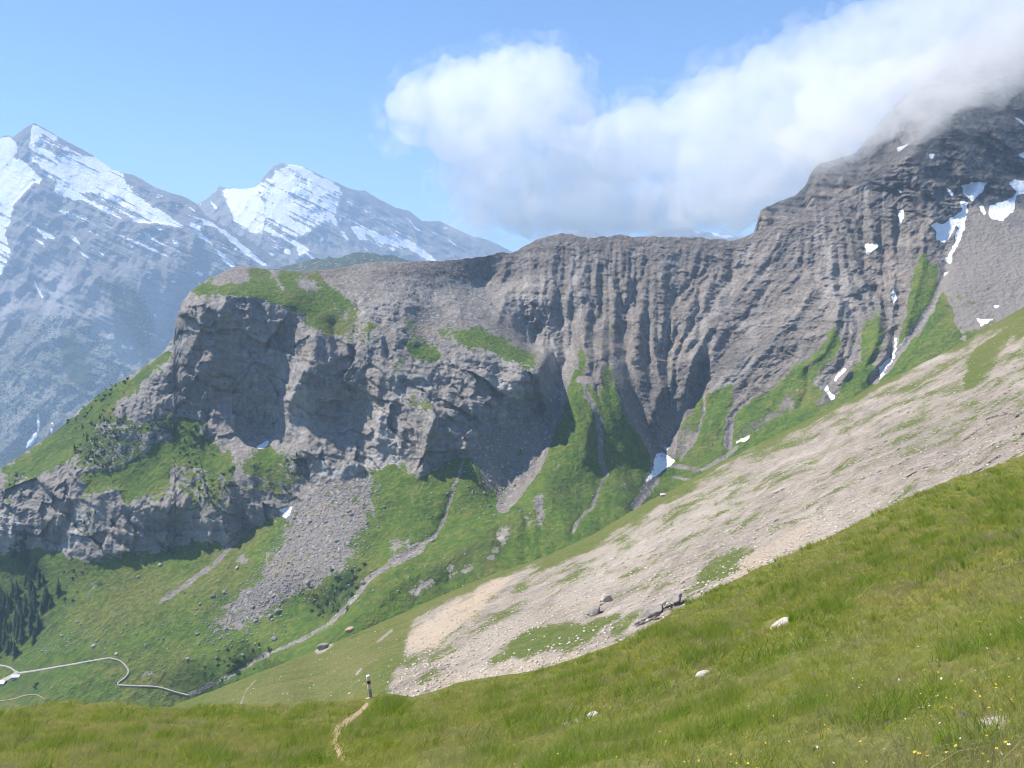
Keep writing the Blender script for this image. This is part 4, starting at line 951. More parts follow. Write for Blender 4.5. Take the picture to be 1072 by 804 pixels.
# ================================================================== GROUND TO THE HORIZON
def far_ground():
    n = 90
    r = np.geomspace(60, 45000, 60); a = np.linspace(0, 2 * math.pi, n, endpoint=False)
    rr, aa = np.meshgrid(r, a, indexing='ij')
    x = rr * np.sin(aa); y = rr * np.cos(aa)
    z = -500 - 850 * sstep(900, 5000, rr) + 60 * fbm(x / 1500, y / 1500, 0.2, 4, 301)
    i = np.arange(60 * n).reshape(60, n); j = np.roll(i, -1, 1)
    F = np.stack([i[:-1], j[:-1], j[1:], i[1:]], -1).reshape(-1, 4)
    one = np.ones(60 * n); zz = one * 0
    o = mesh_obj("valley_floor", np.stack([x, y, z], -1).reshape(-1, 3), F, mat_far, cols=dict(cover=np.stack([one * .8, zz, zz, zz], -1), tone=np.stack([zz, zz, zz, zz], -1)))
    tag(o, kind='structure')
far_ground()

# ================================================================== LIGHT, SKY, AIR
SUN_EL, SUN_AZ = math.radians(53), math.radians(-75)          # azimuth from +Y towards +X
sd = Vector((math.cos(SUN_EL) * math.sin(SUN_AZ), math.cos(SUN_EL) * math.cos(SUN_AZ), math.sin(SUN_EL)))
sl = bpy.data.lights.new("sun", 'SUN'); sl.energy = 4.6; sl.angle = math.radians(.53); sl.color = (1.0, .93, .84)
so = bpy.data.objects.new("sun", sl); COL.objects.link(so)
so.rotation_euler = (-sd).to_track_quat('-Z', 'Y').to_euler()
W = bpy.data.worlds.new("World"); S.world = W; W.use_nodes = True
T = NT("w", W)
sky = T.n('ShaderNodeTexSky', sky_type='NISHITA', sun_disc=False, sun_elevation=SUN_EL, sun_rotation=SUN_AZ, altitude=2200, air_density=1.0, dust_density=.0, ozone_density=4.0)
bg = T.n('ShaderNodeBackground', ins={'Color': T.mix(1.0, sky.outputs[0], (.74, .935, 1.07), 'MULTIPLY'), 'Strength': SKY})
ow = T.n('ShaderNodeOutputWorld'); T.t.links.new(bg.outputs[0], ow.inputs[0])

def box(name, lo, hi, mat):
    V = [(x, y, z) for x in (lo[0], hi[0]) for y in (lo[1], hi[1]) for z in (lo[2], hi[2])]
    F = [(0, 1, 3, 2), (4, 6, 7, 5), (0, 4, 5, 1), (2, 3, 7, 6), (0, 2, 6, 4), (1, 5, 7, 3)]
    return mesh_obj(name, V, F, mat, smooth=False)
Tz = NT("haze_air")
pv = Tz.n('ShaderNodeVolumePrincipled', ins={'Color': (.53, .735, 1.0, 1), 'Density': HAZE, 'Anisotropy': .0})
oz = Tz.n('ShaderNodeOutputMaterial'); Tz.t.links.new(pv.outputs[0], oz.inputs['Volume'])
tag(box("haze", (-46000, -46000, -2400), (46000, 46000, 1900), Tz.m), kind='stuff')
S.cycles.volume_bounces = 28
S.cycles.max_bounces = 32; S.cycles.transparent_max_bounces = 64
S.cycles.diffuse_bounces = 2
S.cycles.use_denoising = True
S.cycles.pixel_filter_type = 'BLACKMAN_HARRIS'; S.cycles.filter_width = 1.05
S.view_settings.view_transform = 'Standard'; S.view_settings.look = 'None'; S.view_settings.gamma = 1.0
S.view_settings.exposure = EXPO

# ================================================================== CLOUDS
def cloud_field(lobes, vox, k=22.0, amp=26.0, seed=0, stretch=1.0):
    C = []; Rr = []
    for px, py, rx, ry, D in lobes:
        C.append(P3(px, py, D)); s = D / FPX
        Rr.append((rx * s, (rx + ry) * .5 * s * stretch, ry * s))
    C = np.array(C); Rr = np.array(Rr)
    lo = (C - Rr).min(0) - 70; hi = (C + Rr).max(0) + 70
    n = np.ceil((hi - lo) / vox).astype(int)
    gx, gy, gz = np.meshgrid(*[lo[i] + np.arange(n[i]) * vox for i in range(3)], indexing='ij')
    gx = gx.astype(np.float32); gy = gy.astype(np.float32); gz = gz.astype(np.float32)
    d = np.full(gx.shape, 1e4, np.float32)
    for c, r in zip(C, Rr):
        q = np.sqrt(((gx - c[0]) / r[0]) ** 2 + ((gy - c[1]) / r[1]) ** 2 + ((gz - c[2]) / r[2]) ** 2)
        e = (q - 1) * r.min()
        h = np.clip(.5 + .5 * (d - e) / k, 0, 1)
        d = d * (1 - h) + e * h - k * h * (1 - h)
    near = np.abs(d) < 160
    X, Y, Z = gx[near], gy[near], gz[near]
    b = fbm(X / 95, Y / 95, Z / 95, 5, 500 + seed, gain=.55)
    bil = np.abs(pn3(X / 60, Y / 60, Z / 60, 540 + seed)) + .5 * np.abs(pn3(X / 28, Y / 28, Z / 28, 541 + seed)) + .28 * np.abs(pn3(X / 13, Y / 13, Z / 13, 542 + seed))
    d[near] -= amp * (b * 1.5 + (bil - .42) * .9)
    return d, lo


def cloud_mesh(name, d, lo, vox, iso, mat, parent=None):
    import openvdb
    g = openvdb.FloatGrid(1e3)
    g.copyFromArray(np.ascontiguousarray(d))
    pts, quads = g.convertToQuads(isovalue=iso)
    return mesh_obj(name, pts * vox + lo, quads.copy(), mat, parent)


def cloud_mat(name, dens, noise_scale=None, lo=.4, hi=.65, aniso=.6):
    T = NT(name)
    pv = T.n('ShaderNodeVolumePrincipled', ins={'Color': (1.0, .9985, .994, 1), 'Density': dens, 'Anisotropy': aniso})
    if noise_scale:
        p = T.pos()
        n = T.noise(p, noise_scale, 6, .64, .6)
        T.t.links.new(T.math('MULTIPLY', T.step(n, lo, hi), dens), pv.inputs['Density'])
    o = T.n('ShaderNodeOutputMaterial'); T.t.links.new(pv.outputs[0], o.inputs['Volume'])
    return T.m

big = [(440, 106, 30, 30, 1850), (428, 138, 22, 18, 1850), (478, 98, 38, 36, 1870), (528, 92, 42, 40, 1880), (572, 86, 36, 34, 1880), (592, 120, 34, 36, 1860), (540, 140, 52, 42, 1860), (490, 150, 42, 32, 1840), (485, 188, 26, 24, 1840), (522, 190, 42, 34, 1830), (562, 202, 56, 32, 1820), (612, 165, 30, 28, 1850),
       (668, 130, 30, 28, 1780), (700, 165, 34, 32, 1770), (640, 212, 56, 26, 1780), (595, 222, 60, 17, 1800), (700, 216, 62, 24, 1740), (722, 132, 32, 36, 1700), (762, 108, 46, 42, 1640), (812, 88, 46, 44, 1600), (862, 70, 48, 44, 1540), (920, 50, 56, 46, 1480), (985, 34, 66, 46, 1420), (1050, 14, 76, 44, 1370), (1130, 0, 80, 40, 1330),
       (765, 172, 64, 52, 1690), (830, 150, 60, 52, 1620), (765, 224, 52, 17, 1720), (880, 112, 52, 40, 1470), (940, 92, 50, 32, 1370), (995, 66, 40, 26, 1300), (780, 205, 30, 30, 1620), (640, 178, 40, 30, 1800), (655, 150, 30, 26, 1790), (610, 215, 50, 24, 1810), (540, 218, 50, 20, 1820), (690, 130, 30, 26, 1740), (815, 195, 34, 26, 1560), (850, 150, 40, 26, 1460), (905, 128, 40, 26, 1400), (960, 112, 36, 20, 1330), (415, 120, 16, 20, 1850), (520, 205, 46, 26, 1840), (580, 228, 56, 16, 1830), (650, 226, 60, 18, 1790), (720, 230, 60, 15, 1750), (625, 190, 40, 30, 1810), (645, 160, 46, 40, 1780), (605, 172, 46, 38, 1820), (625, 215, 60, 26, 1790), (1015, 84, 56, 34, 1290), (1066, 56, 60, 40, 1280), (958, 122, 38, 20, 1300), (870, 140, 50, 28, 1420)]
VOX = 7.0
d, lo = cloud_field(big, VOX)
m_veil = cloud_mat("cloud_veil", CV, .016, .45, .68)
m_core = cloud_mat("cloud_core", CC, .017, .26, .52)
o = cloud_mesh("cloud", d, lo, VOX, 30.0, m_veil)
tag(o, "big bright cumulus cloud spilling over the ridge and hiding the rocky peak at right", "cloud")
cloud_mesh("cloud_core", d, lo, VOX, -2.0, m_core, o)

# ================================================================== ROAD AND PATHS
def simple_mat(name, col, rough=.85, col2=None, scale=3.0, bump=.0):
    T = NT(name)
    c = col
    p = T.n('ShaderNodeTexCoord').outputs['Object']
    if col2 is not None:
        c = T.mix(T.step(T.noise(p, scale, 4, .6), .35, .65), col, col2)
    nrm = T.bump(T.noise(p, scale * 3, 5, .65), bump, .8) if bump else None
    T.bsdf(c, rough, nrm, .25)
    return T.m


def resample(pts, step):
    p = np.asarray(pts, float)
    # Catmull-Rom
    q = np.vstack([2 * p[0] - p[1], p, 2 * p[-1] - p[-2]])
    out = []
    for i in range(1, len(q) - 2):
        n = max(2, int(np.hypot(*(q[i + 1] - q[i])) / step))
        for t in np.linspace(0, 1, n, endpoint=False):
            out.append(.5 * ((2 * q[i]) + (-q[i - 1] + q[i + 1]) * t + (2 * q[i - 1] - 5 * q[i] + 4 * q[i + 1] - q[i + 2]) * t ** 2 + (-q[i - 1] + 3 * q[i] - 3 * q[i + 1] + q[i + 2]) * t ** 3))
    out.append(q[-2])
    return np.array(out)


def ribbon(name, L, pts, half, push, mat, n=4, wob=.25):
    p = resample(pts, 1.5)
    t = np.gradient(p, axis=0); t /= np.linalg.norm(t, axis=1)[:, None] + 1e-9
    nrm = np.stack([-t[:, 1], t[:, 0]], -1)
    half = np.interp(np.linspace(0, 1, len(p)), np.linspace(0, 1, len(np.atleast_1d(half))), np.atleast_1d(half))
    rows = []
    for k in np.linspace(-1, 1, n):
        q = p + nrm * (k * half * (1 + wob * fbm(p[:, 0] / 5, p[:, 1] / 5, k * 3, 2, 620)))[:, None]
        rows.append(L.at(q[:, 0], q[:, 1], push * (1.0 if abs(k) < .9 else .2)))
    V = np.array(rows); nr, nc = V.shape[:2]
    return tag(mesh_obj(name, V.reshape(-1, 3), grid_faces(nr, nc), mat), kind='structure')

m_road = simple_mat("pale_gravel", (.28, .265, .24), .95, (.35, .33, .30), .3)
m_trail = simple_mat("trodden_turf", (.20, .20, .11), .95, (.27, .26, .16), .3)
m_dirt = simple_mat("trodden_soil", (.29, .21, .135), .95, (.37, .28, .185), 4.0, .03)
zz_ = lambda a: [(x / 4.467, 560 + y / 4.467) for x, y in a]
ROAD = zz_([(-120, 600), (0, 610), (45, 620), (80, 642), (130, 640), (300, 612), (490, 579), (530, 580), (565, 592), (590, 615), (601, 640), (588, 665), (562, 684), (550, 698), (575, 704), (640, 706), (740, 712), (820, 735), (880, 750)])
ribbon("gravel_road", M, ROAD, .95, 1.2, m_road)
ribbon("gravel_road", M, zz_([(82, 640), (60, 655), (30, 672), (-10, 690), (-80, 715)]), [1.6, 1.9, 2.2], 1.1, m_road)
0 and ribbon("valley_track", M, zz_([(735, 710), (770, 690), (800, 674), (860, 668), (940, 668), (1010, 662), (1060, 640)]), [.8, .6, .4], 1.0, m_trail)
ribbon("valley_track", M, zz_([(-60, 780), (0, 776), (60, 768), (120, 750), (170, 748), (210, 768)]), .6, 1.0, m_trail)
ribbon("footpath", FL, PATHL, [1.3, 1.7, 2.8, 4.0, 4.2, 3.8, 3.6, 2.0], .05, m_dirt, 6)


# ================================================================== STONES
def ico(sub):
    import bmesh
    bm = bmesh.new(); bmesh.ops.create_icosphere(bm, subdivisions=sub, radius=1.0)
    V = np.array([v.co for v in bm.verts]); F = np.array([[v.index for v in f.verts] for f in bm.faces]); bm.free()
    return V, F
ICO1, ICO2, ICO3 = ico(1), ico(2), ico(4)


def rock_shape(base, seed, sq=(1, 1, .7), rough=.35, planes=7):
    V, F = base
    r = 1 + rough * fbm(V[:, 0] * 1.1 + seed, V[:, 1] * 1.1, V[:, 2] * 1.1, 3, 640) + rough * .35 * ridged(V[:, 0] * 2.3, V[:, 1] * 2.3 + seed, V[:, 2] * 2.3, 3, 650) - rough * .2
    r = r + .16 * fbm(V[:, 0] * 5 + seed, V[:, 1] * 5, V[:, 2] * 5, 3, 660, gain=.7)
    # planar breaks
    R = np.random.default_rng(int(seed * 13) + 3)
    P = V * r[:, None]
    for _ in range(planes):
        n = R.normal(size=3); n /= np.linalg.norm(n)
        d = P @ n - R.uniform(.55, .85)
        P -= np.where(d > 0, d * .85, 0)[:, None] * n
    return P * np.array(sq), F


def mrock(name, a, b, sc): return simple_mat(name, a, .93, b, sc, .06)
m_boulder = mrock("grey_boulder", (.19, .185, .18), (.29, .28, .27), .35)
m_pale = mrock("pale_limestone", (.50, .46, .40), (.36, .33, .29), 2.5)
m_tan = mrock("tan_sandstone", (.44, .34, .24), (.34, .26, .19), 6.0)
m_slate = mrock("dark_outcrop", (.17, .155, .14), (.30, .275, .25), .8)


def put_rock(L, px, py, w_px, seed, mat, label, name="boulder", sq=(1, .8, .6), sink=.35, base=None, rz=None, group=None, rough=.35, push=0.0, tilt=0.0, planes=9):
    P = L.at(px, py)[0]
    r = w_px / 2 * P[1] / FPX
    V, F = rock_shape(base or ICO3, seed, sq, rough, planes)
    o = mesh_obj(name, V * r, F, mat, smooth=False)
    o.location = (P[0], P[1] - push, P[2] + r * sq[2] * (1 - 2 * sink) * .5)
    o.rotation_euler = (0, tilt, rng.uniform(0, 6.28) if rz is None else rz)
    tag(o, label, "rock" if name != "boulder" else "boulder", group)
    return o

# meadow and hillside stones
put_rock(FL, 817, 655, 31, 1.3, m_pale, "flat pale stone lying in the grass of the right hand meadow", "rock", (1, .6, .32), .3, rz=.25, tilt=-.32)
put_rock(FL, 736, 707, 17, 2.1, m_pale, "small pale stone half sunk in grass below the flat meadow stone", "rock", (1, .7, .45), .3, rz=.2, tilt=-.3)
put_rock(FL, 619, 750, 22, 3.7, m_pale, "long narrow stone showing through turf near the bottom centre", "rock", (1, .45, .3), .3, rz=.2, tilt=-.25)
put_rock(FL, 596, 757, 16, 4.4, m_tan, "brownish stone beside the long narrow stone in the turf", "rock", (1, .6, .3), .35, rz=.3, tilt=-.2)
put_rock(FL, 1042, 756, 34, 5.2, m_pale, "weathered stone among flowers at the far right foreground", "rock", (1, .6, .28), .4, rz=.1, tilt=-.2)
put_rock(FL, 386.5, 731, 11, 6.6, m_tan, "tan stone wedged against the foot of the marker post", "rock", (1, .8, .62), .2, rz=.4, push=.25)
put_rock(FL, 379.5, 734.5, 5.5, 7.9, m_pale, "little whitish stone left of the marker post foot", "rock", (1, .8, .7), .2, rz=.4, push=.3)
put_rock(SL, 694, 519.5, 9, 8.3, m_pale, "bright white boulder on the skyline of the scree slope", "boulder", (1, .8, .62), .2)
put_rock(SL, 634, 629, 17, 9.1, m_pale, "light lump of rock sitting on top of the dark outcrop", "boulder", (1, .8, .9), .2)
put_rock(SL, 622, 642, 24, 9.9, m_slate, "dark outcrop below a light lump in the scree slope", "rock_outcrop", (1, .6, .5), .3, rz=.5, tilt=-.7, planes=16)
put_rock(SL, 680, 643, 40, 10.7, m_slate, "broad broken outcrop just above the meadow edge", "rock_outcrop", (1, .5, .48), .45, rz=.3, tilt=-.5, rough=.75, planes=16)
put_rock(SL, 704, 630, 30, 11.5, m_slate, "upper block of the broken outcrop above the meadow edge", "rock_outcrop", (1, .5, .55), .45, rz=.3, tilt=-.6, rough=.75, planes=16)
put_rock(SL, 338, 678, 17, 12.2, m_slate, "lone crag on the green shoulder left of the scree", "rock_outcrop", (1, .7, .6), .3, rz=.3, tilt=-.3, planes=16)
put_rock(SL, 366, 660, 10, 13.2, m_tan, "small yellowish crag upslope of the lone shoulder crag", "rock_outcrop", (1, .7, .6), .3, rz=.3, tilt=-.4)
for px, py, w, lab in ((323, 610, 9, "large grey boulder at the lower right edge of the talus"), (291, 641, 10, "flat topped boulder near the foot of the talus"), (283, 646, 7, "dark boulder touching the flat topped boulder at the talus foot"), (380, 611, 7, "rounded boulder standing in the stony stream bed"), (287, 670, 8, "dark block in turf below the talus"), (248, 595, 5, "pale boulder on turf left of the talus"), (235, 621, 7, "grey boulder on the scrubby left flank of the talus"),
                       (268, 651, 6, "block lying below the tongue of the talus"), (237, 659, 6, "block at the very toe of the talus"), (265, 636, 6, "boulder in the middle of the talus tongue"), (98, 677, 6, "whitish boulder in the meadow above the road"), (122, 685, 5, "whitish boulder beside the road bend"), (168, 592, 5, "pale boulder under the lower cliff"), (145, 604, 4, "small pale boulder in the steep pasture under the cliff")):
    put_rock(M, px, py, w, px * .37, m_boulder if "pale" not in lab and "whit" not in lab else m_pale, lab, "boulder", (1, .85, .75), .2, base=ICO2)
# the other boulders, one object each
bm_proto = []
for k in range(5):
    V, F = rock_shape(ICO2, 20.3 + k * 3.1, (1, .85, .72), .35)
    me = mesh_obj("boulder", V, F, m_boulder, smooth=False); bm_proto.append(me)
placed = 0
def scatter_px(maskf, n, x0, x1, y0, y1, seed):
    R = np.random.default_rng(seed); out = []
    while len(out) < n:
        x = R.uniform(x0, x1, 4000); y = R.uniform(y0, y1, 4000); m = samp(maskf, x, y)
        ok = R.uniform(0, 1, 4000) < m
        out += list(zip(x[ok], y[ok]))
    return np.array(out[:n])
bmask = np.clip(poly([(200, 680), (240, 610), (290, 560), (340, 500), (395, 500), (390, 560), (345, 610), (290, 670), (220, 700)], 10) + .5 * poly([(10, 700), (60, 645), (110, 640), (120, 670), (60, 695)], 6) + .12 * poly([(60, 690), (150, 590), (260, 570), (300, 660), (200, 690)], 10) + .35 * poly([(400, 590), (470, 500), (560, 450), (560, 500), (480, 560)], 8), 0, 1)
R_ = np.random.default_rng(77)
spots = scatter_px(bmask, 125, 0, 570, 440, 705, 78)
Pb = M.at(spots[:, 0], spots[:, 1])
for i, P in enumerate(Pb):
    src = bm_proto[i % 5]
    o = src if i < 5 else src.copy()
    if i >= 5: COL.objects.link(o)
    r = R_.uniform(1.1, 2.6) * (1 + .5 * (R_.uniform() > .85))
    o.location = (P[0], P[1], P[2] + r * .15); o.scale = (r, r * R_.uniform(.8, 1.2), r * R_.uniform(.7, 1.1)); o.rotation_euler = (R_.uniform(-.3, .3), R_.uniform(-.3, .3), R_.uniform(0, 6.28))
    tag(o, "grey boulder among the rubble on the valley slope", "boulder", "boulders strewn over the valley slope")


def rubble(name, L, spots, rlo, rhi, mat, seed, pw=2.5):
    R = np.random.default_rng(seed)
    P = L.at(spots[:, 0], spots[:, 1]); n = len(P)
    shp = [rock_shape(ICO1, 40.7 + seed + k * 2.3, (1, .9, .7), .3) for k in range(8)]
    nv = len(shp[0][0]); F0 = shp[0][1]
    A = np.array([s_[0] for s_ in shp])[R.integers(0, 8, n)]
    r = rlo + (rhi - rlo) * R.uniform(0, 1, n) ** pw
    a = R.uniform(0, 6.28, n); c, s_ = np.cos(a), np.sin(a)
    B = np.stack([A[..., 0] * c[:, None] - A[..., 1] * s_[:, None], A[..., 0] * s_[:, None] + A[..., 1] * c[:, None], A[..., 2] * R.uniform(.7, 1.2, n)[:, None]], -1)
    V = (B * r[:, None, None] + P[:, None] + np.array([0, 0, .1]) * r[:, None, None]).reshape(-1, 3)
    F = (F0[None] + (np.arange(n) * nv)[:, None, None]).reshape(-1, 3)
    return tag(mesh_obj(name, V, F, mat, smooth=False), kind='stuff')
m_rub = mrock("talus_stone", (.20, .195, .19), (.34, .33, .32), .12)
m_rub2 = mrock("scree_stone", (.34, .30, .25), (.50, .455, .39), .6)
tmask = np.clip(tal * .9 + scree * .25 * (GYY > 440) * (GXX < 700) + .05 * poly([(60, 690), (150, 590), (260, 570), (400, 540), (520, 480), (560, 520), (440, 620), (300, 660), (200, 690)], 10), 0, 1)
rubble("talus_rubble", M, scatter_px(tmask, 4600, 0, 700, 440, 720, 81), .45, 1.9, m_rub, 82)
smask = np.clip(np.clip(rocky - .9 * sg, 0, 1) * .75 + sscree * np.clip(1.15 - sg, 0, 1) + .06 * poly([(200, 740), (335, 684), (520, 603), (700, 515), (600, 600), (420, 690), (400, 740)], 8), 0, 1) * (GYY < 790)
rubble("scree_stones", SL, scatter_px(smask, 16000, 200, 1100, 330, 760, 83), .05, .36, m_rub2, 84, 4)

# ================================================================== MARKER POST
def lathe(prof, n=14, twist=0):
    V = []; F = []
    for r, z in prof:
        for k in range(n):
            a = 2 * math.pi * k / n
            V.append((r * math.cos(a), r * math.sin(a), z))
    m = len(prof)
    for i in range(m - 1):
        for k in range(n):
            F.append((i * n + k, i * n + (k + 1) % n, (i + 1) * n + (k + 1) % n, (i + 1) * n + k))
    F.append(tuple(range(n))[::-1]); F.append(tuple((m - 1) * n + k for k in range(n)))
    return V, F
pb = FL.at(387.2, 729)[0]
post = empty("marker_post", tuple(pb + np.array([0, .15, -.05])))
post.rotation_euler = (math.radians(2), math.radians(-5.5), .3)
tag(post, "thin wooden trail marker post painted white red white above the path", "marker post")
H = 24.5 * pb[1] / FPX; rr = .09
m_wood = simple_mat("weathered_wood", (.32, .295, .26), .9, (.42, .39, .35), 14.0, .01)
m_white = simple_mat("white_paint", (.80, .80, .78), .6, (.70, .70, .68), 12.0)
m_red = simple_mat("red_paint", (.42, .028, .022), .55, (.34, .03, .025), 12.0)
def seg(name, z0, z1, r, mat, cap=False):
    prof = [(r, z0 * H), (r, z1 * H)]
    if cap: prof = [(r, z0 * H), (r, z1 * H - .02), (r * .85, z1 * H), (r * .4, z1 * H + .012)]
    V, F = lathe(prof); return mesh_obj(name, V, F, mat, post, smooth=False)
seg("shaft", -.06, .985, rr, m_wood); seg("white_band", .36, .60, rr + .004, m_white); seg("red_band", .603, .775, rr + .005, m_red); seg("white_band", .778, 1.0, rr + .004, m_white, True)

# ================================================================== ALPINE HUTS
m_wall = simple_mat("hut_timber", (.16, .11, .07), .85, (.22, .16, .11), 2.0)
m_roof = simple_mat("pale_roof", (.60, .60, .60), .6, (.52, .52, .53), 1.2)
m_stone = simple_mat("hut_stone", (.34, .33, .31), .9, (.42, .41, .39), 1.5)
m_glass = simple_mat("dark_pane", (.03, .035, .04), .2)
def bx(lo, hi):
    V = [(x, y, z) for x in (lo[0], hi[0]) for y in (lo[1], hi[1]) for z in (lo[2], hi[2])]
    return V, [(0, 1, 3, 2), (4, 6, 7, 5), (0, 4, 5, 1), (2, 3, 7, 6), (0, 2, 6, 4), (1, 5, 7, 3)]
def hut(px, py, L_, Wd, Hh, rz, label, parent_roof=m_roof):
    P = M.at(px, py)[0]
    t = empty("alpine_hut", (P[0], P[1], P[2] - .3), rz); tag(t, label, "hut", "huts beside the valley road")
    V, F = bx((-L_ / 2, -Wd / 2, -2), (L_ / 2, Wd / 2, Hh)); mesh_obj("wall", V, F, m_stone, t, False)
    g = Wd * .32
    V = [(-L_ / 2, -Wd / 2, Hh + .003), (-L_ / 2, Wd / 2, Hh + .003), (-L_ / 2, 0, Hh + g), (L_ / 2, -Wd / 2, Hh + .003), (L_ / 2, Wd / 2, Hh + .003), (L_ / 2, 0, Hh + g)]
    mesh_obj("gable", V, [(0, 1, 2), (3, 5, 4), (0, 3, 4, 1), (0, 2, 5, 3), (1, 4, 5, 2)], m_wall, t, False)
    e = .6; k = .32
    def slope(sg):
        a = [(-L_ / 2 - e, 0, Hh + g + .02), (L_ / 2 + e, 0, Hh + g + .02), (L_ / 2 + e, sg * (Wd / 2 + e), Hh - e * k * 2 + .02), (-L_ / 2 - e, sg * (Wd / 2 + e), Hh - e * k * 2 + .02)]
        V = a + [(x, y, z + .18) for x, y, z in a]
        return V, [(0, 3, 2, 1), (4, 5, 6, 7), (0, 1, 5, 4), (1, 2, 6, 5), (2, 3, 7, 6), (3, 0, 4, 7)]
    for sg in (-1, 1):
        V, F = slope(sg); mesh_obj("roof", V, F, parent_roof, t, False)
    V, F = bx((-.5, -Wd / 2 - .06, 0), (.5, -Wd / 2 + .02, 2.0)); mesh_obj("door", V, F, m_wall, t, False)
    for x in (-L_ * .3, L_ * .3):
        V, F = bx((x - .45, -Wd / 2 - .06, 1.0), (x + .45, -Wd / 2 + .02, 1.9)); w = mesh_obj("window", V, F, m_white, t, False)
        V, F = bx((x - .36, -Wd / 2 - .08, 1.08), (x + .36, -Wd / 2 - .04, 1.82)); mesh_obj("pane", V, F, m_glass, w, False)
    return t
hut(17, 709.5, 8.5, 5.5, 2.4, .1, "small pale roofed hut just below the road fork")
hut(2, 716, 10, 6.5, 2.6, -.2, "pale roofed hut cut by the left edge of the photo")

# ================================================================== CONIFERS
m_needle = [simple_mat("needles", a, .9, b, .8) for a, b in (((.022, .048, .018), (.040, .072, .026)), ((.030, .056, .020), (.050, .085, .030)))]
m_bark = simple_mat("bark", (.10, .075, .055), .95, (.15, .12, .09), 3.0)
m_leaf = simple_mat("shrub_leaves", (.040, .078, .020), .9, (.065, .105, .030), 1.0)
def conifer_mesh(seed):
    R = np.random.default_rng(seed); V = []; F = []
    h = 1.0; tiers = 15
    for t in range(tiers):
        f = t / (tiers - 1); z = .10 + .88 * f ** .92
        rad = (.20 * (1 - f) ** .85 + .012) * R.uniform(.8, 1.15)
        n = int(11 - 6 * f)
        for k in range(n):
            a = 2 * math.pi * (k + R.uniform(-.35, .35)) / n + t * .7
            r = rad * R.uniform(.6, 1.2); w = r * R.uniform(.28, .45); dr = r * R.uniform(.30, .65)
            ca, sa = math.cos(a), math.sin(a); i = len(V)
            zz0 = z + R.uniform(-.012, .012)
            V += [(0, 0, zz0 + .045), (ca * r * .6 - sa * w, sa * r * .6 + ca * w, zz0 - dr * .45), (ca * r, sa * r, zz0 - dr), (ca * r * .6 + sa * w, sa * r * .6 - ca * w, zz0 - dr * .45), (ca * r * .45, sa * r * .45, zz0 - dr * .7)]
            F += [(i, i + 1, i + 2), (i, i + 2, i + 3), (i + 1, i + 4, i + 2), (i + 4, i + 3, i + 2)]
    return V, F
def trunk_mesh():
    return lathe([(.022, -.08), (.016, .25), (.010, .6), (.003, .97)], 7)
protos = []
for k in range(4):
    t = empty("conifer"); V, F = conifer_mesh(900 + k)
    c = mesh_obj("crown", V, F, m_needle[k % 2], t, False); V, F = trunk_mesh(); b = mesh_obj("trunk", V, F, m_bark, t, False)
    protos.append((t, c, b))
def plant(protos, P, s, k, label, group, cat, first, R, thin=1.0):
    t, kids = protos[k][0], protos[k][1:]
    if not first:
        t2 = t.copy(); COL.objects.link(t2)
        for c in kids:
            c2 = c.copy(); COL.objects.link(c2); c2.parent = t2
        t = t2
    t.location = tuple(P); t.scale = (s * thin, s * thin, s); t.rotation_euler = (R.uniform(-.04, .04), R.uniform(-.04, .04), R.uniform(0, 6.28))
    tag(t, label, cat, group)
R_ = np.random.default_rng(91)
gm = np.clip(poly([(-45, 640), (0, 622), (18, 612), (30, 600), (46, 604), (56, 632), (46, 660), (30, 675), (8, 688), (-20, 705), (-50, 690)], 5), 0, 1)
sp1 = scatter_px(gm, 150, -50, 70, 570, 710, 92); sp1 = np.vstack([sp1, scatter_px(poly([(12, 566), (28, 566), (34, 592), (14, 590)], 2), 9, 0, 60, 550, 600, 93)])
for i, P in enumerate(M.at(sp1[:, 0], sp1[:, 1])):
    plant(protos, P, R_.uniform(12, 23), i % 4, "dark conifer in the wood at the left foot of the cliff", "conifers of the wood below the cliff", "tree", i < 4, R_, 1.2)
lm = np.clip(poly([(75, 470), (105, 432), (126, 424), (132, 446), (112, 492), (84, 496)], 4) + poly([(145, 442), (172, 428), (192, 438), (186, 450), (158, 472)], 4) * .8 + poly([(188, 440), (198, 432), (216, 452), (210, 474), (192, 466)], 3) + .8 * poly([(60, 452), (110, 410), (140, 395), (140, 402), (100, 428), (64, 460)], 3) + .7 * poly([(200, 498), (232, 500), (236, 530), (206, 530)], 5) + .7 * poly([(84, 545), (100, 525), (100, 560), (88, 580)], 4) + .5 * poly([(284, 510), (310, 470), (316, 490), (304, 520)], 3) + .6 * poly([(0, 505), (20, 492), (10, 510), (0, 520)], 3), 0, 1)
sp2 = scatter_px(lm, 75, -10, 330, 380, 590, 94)
for i, P in enumerate(M.at(sp2[:, 0], sp2[:, 1])):
    plant(protos, P, R_.uniform(4, 9), i % 4, "small conifer clinging to a ledge of the big cliff", "conifers on the ledges of the cliff", "tree", False, R_, 1.25)
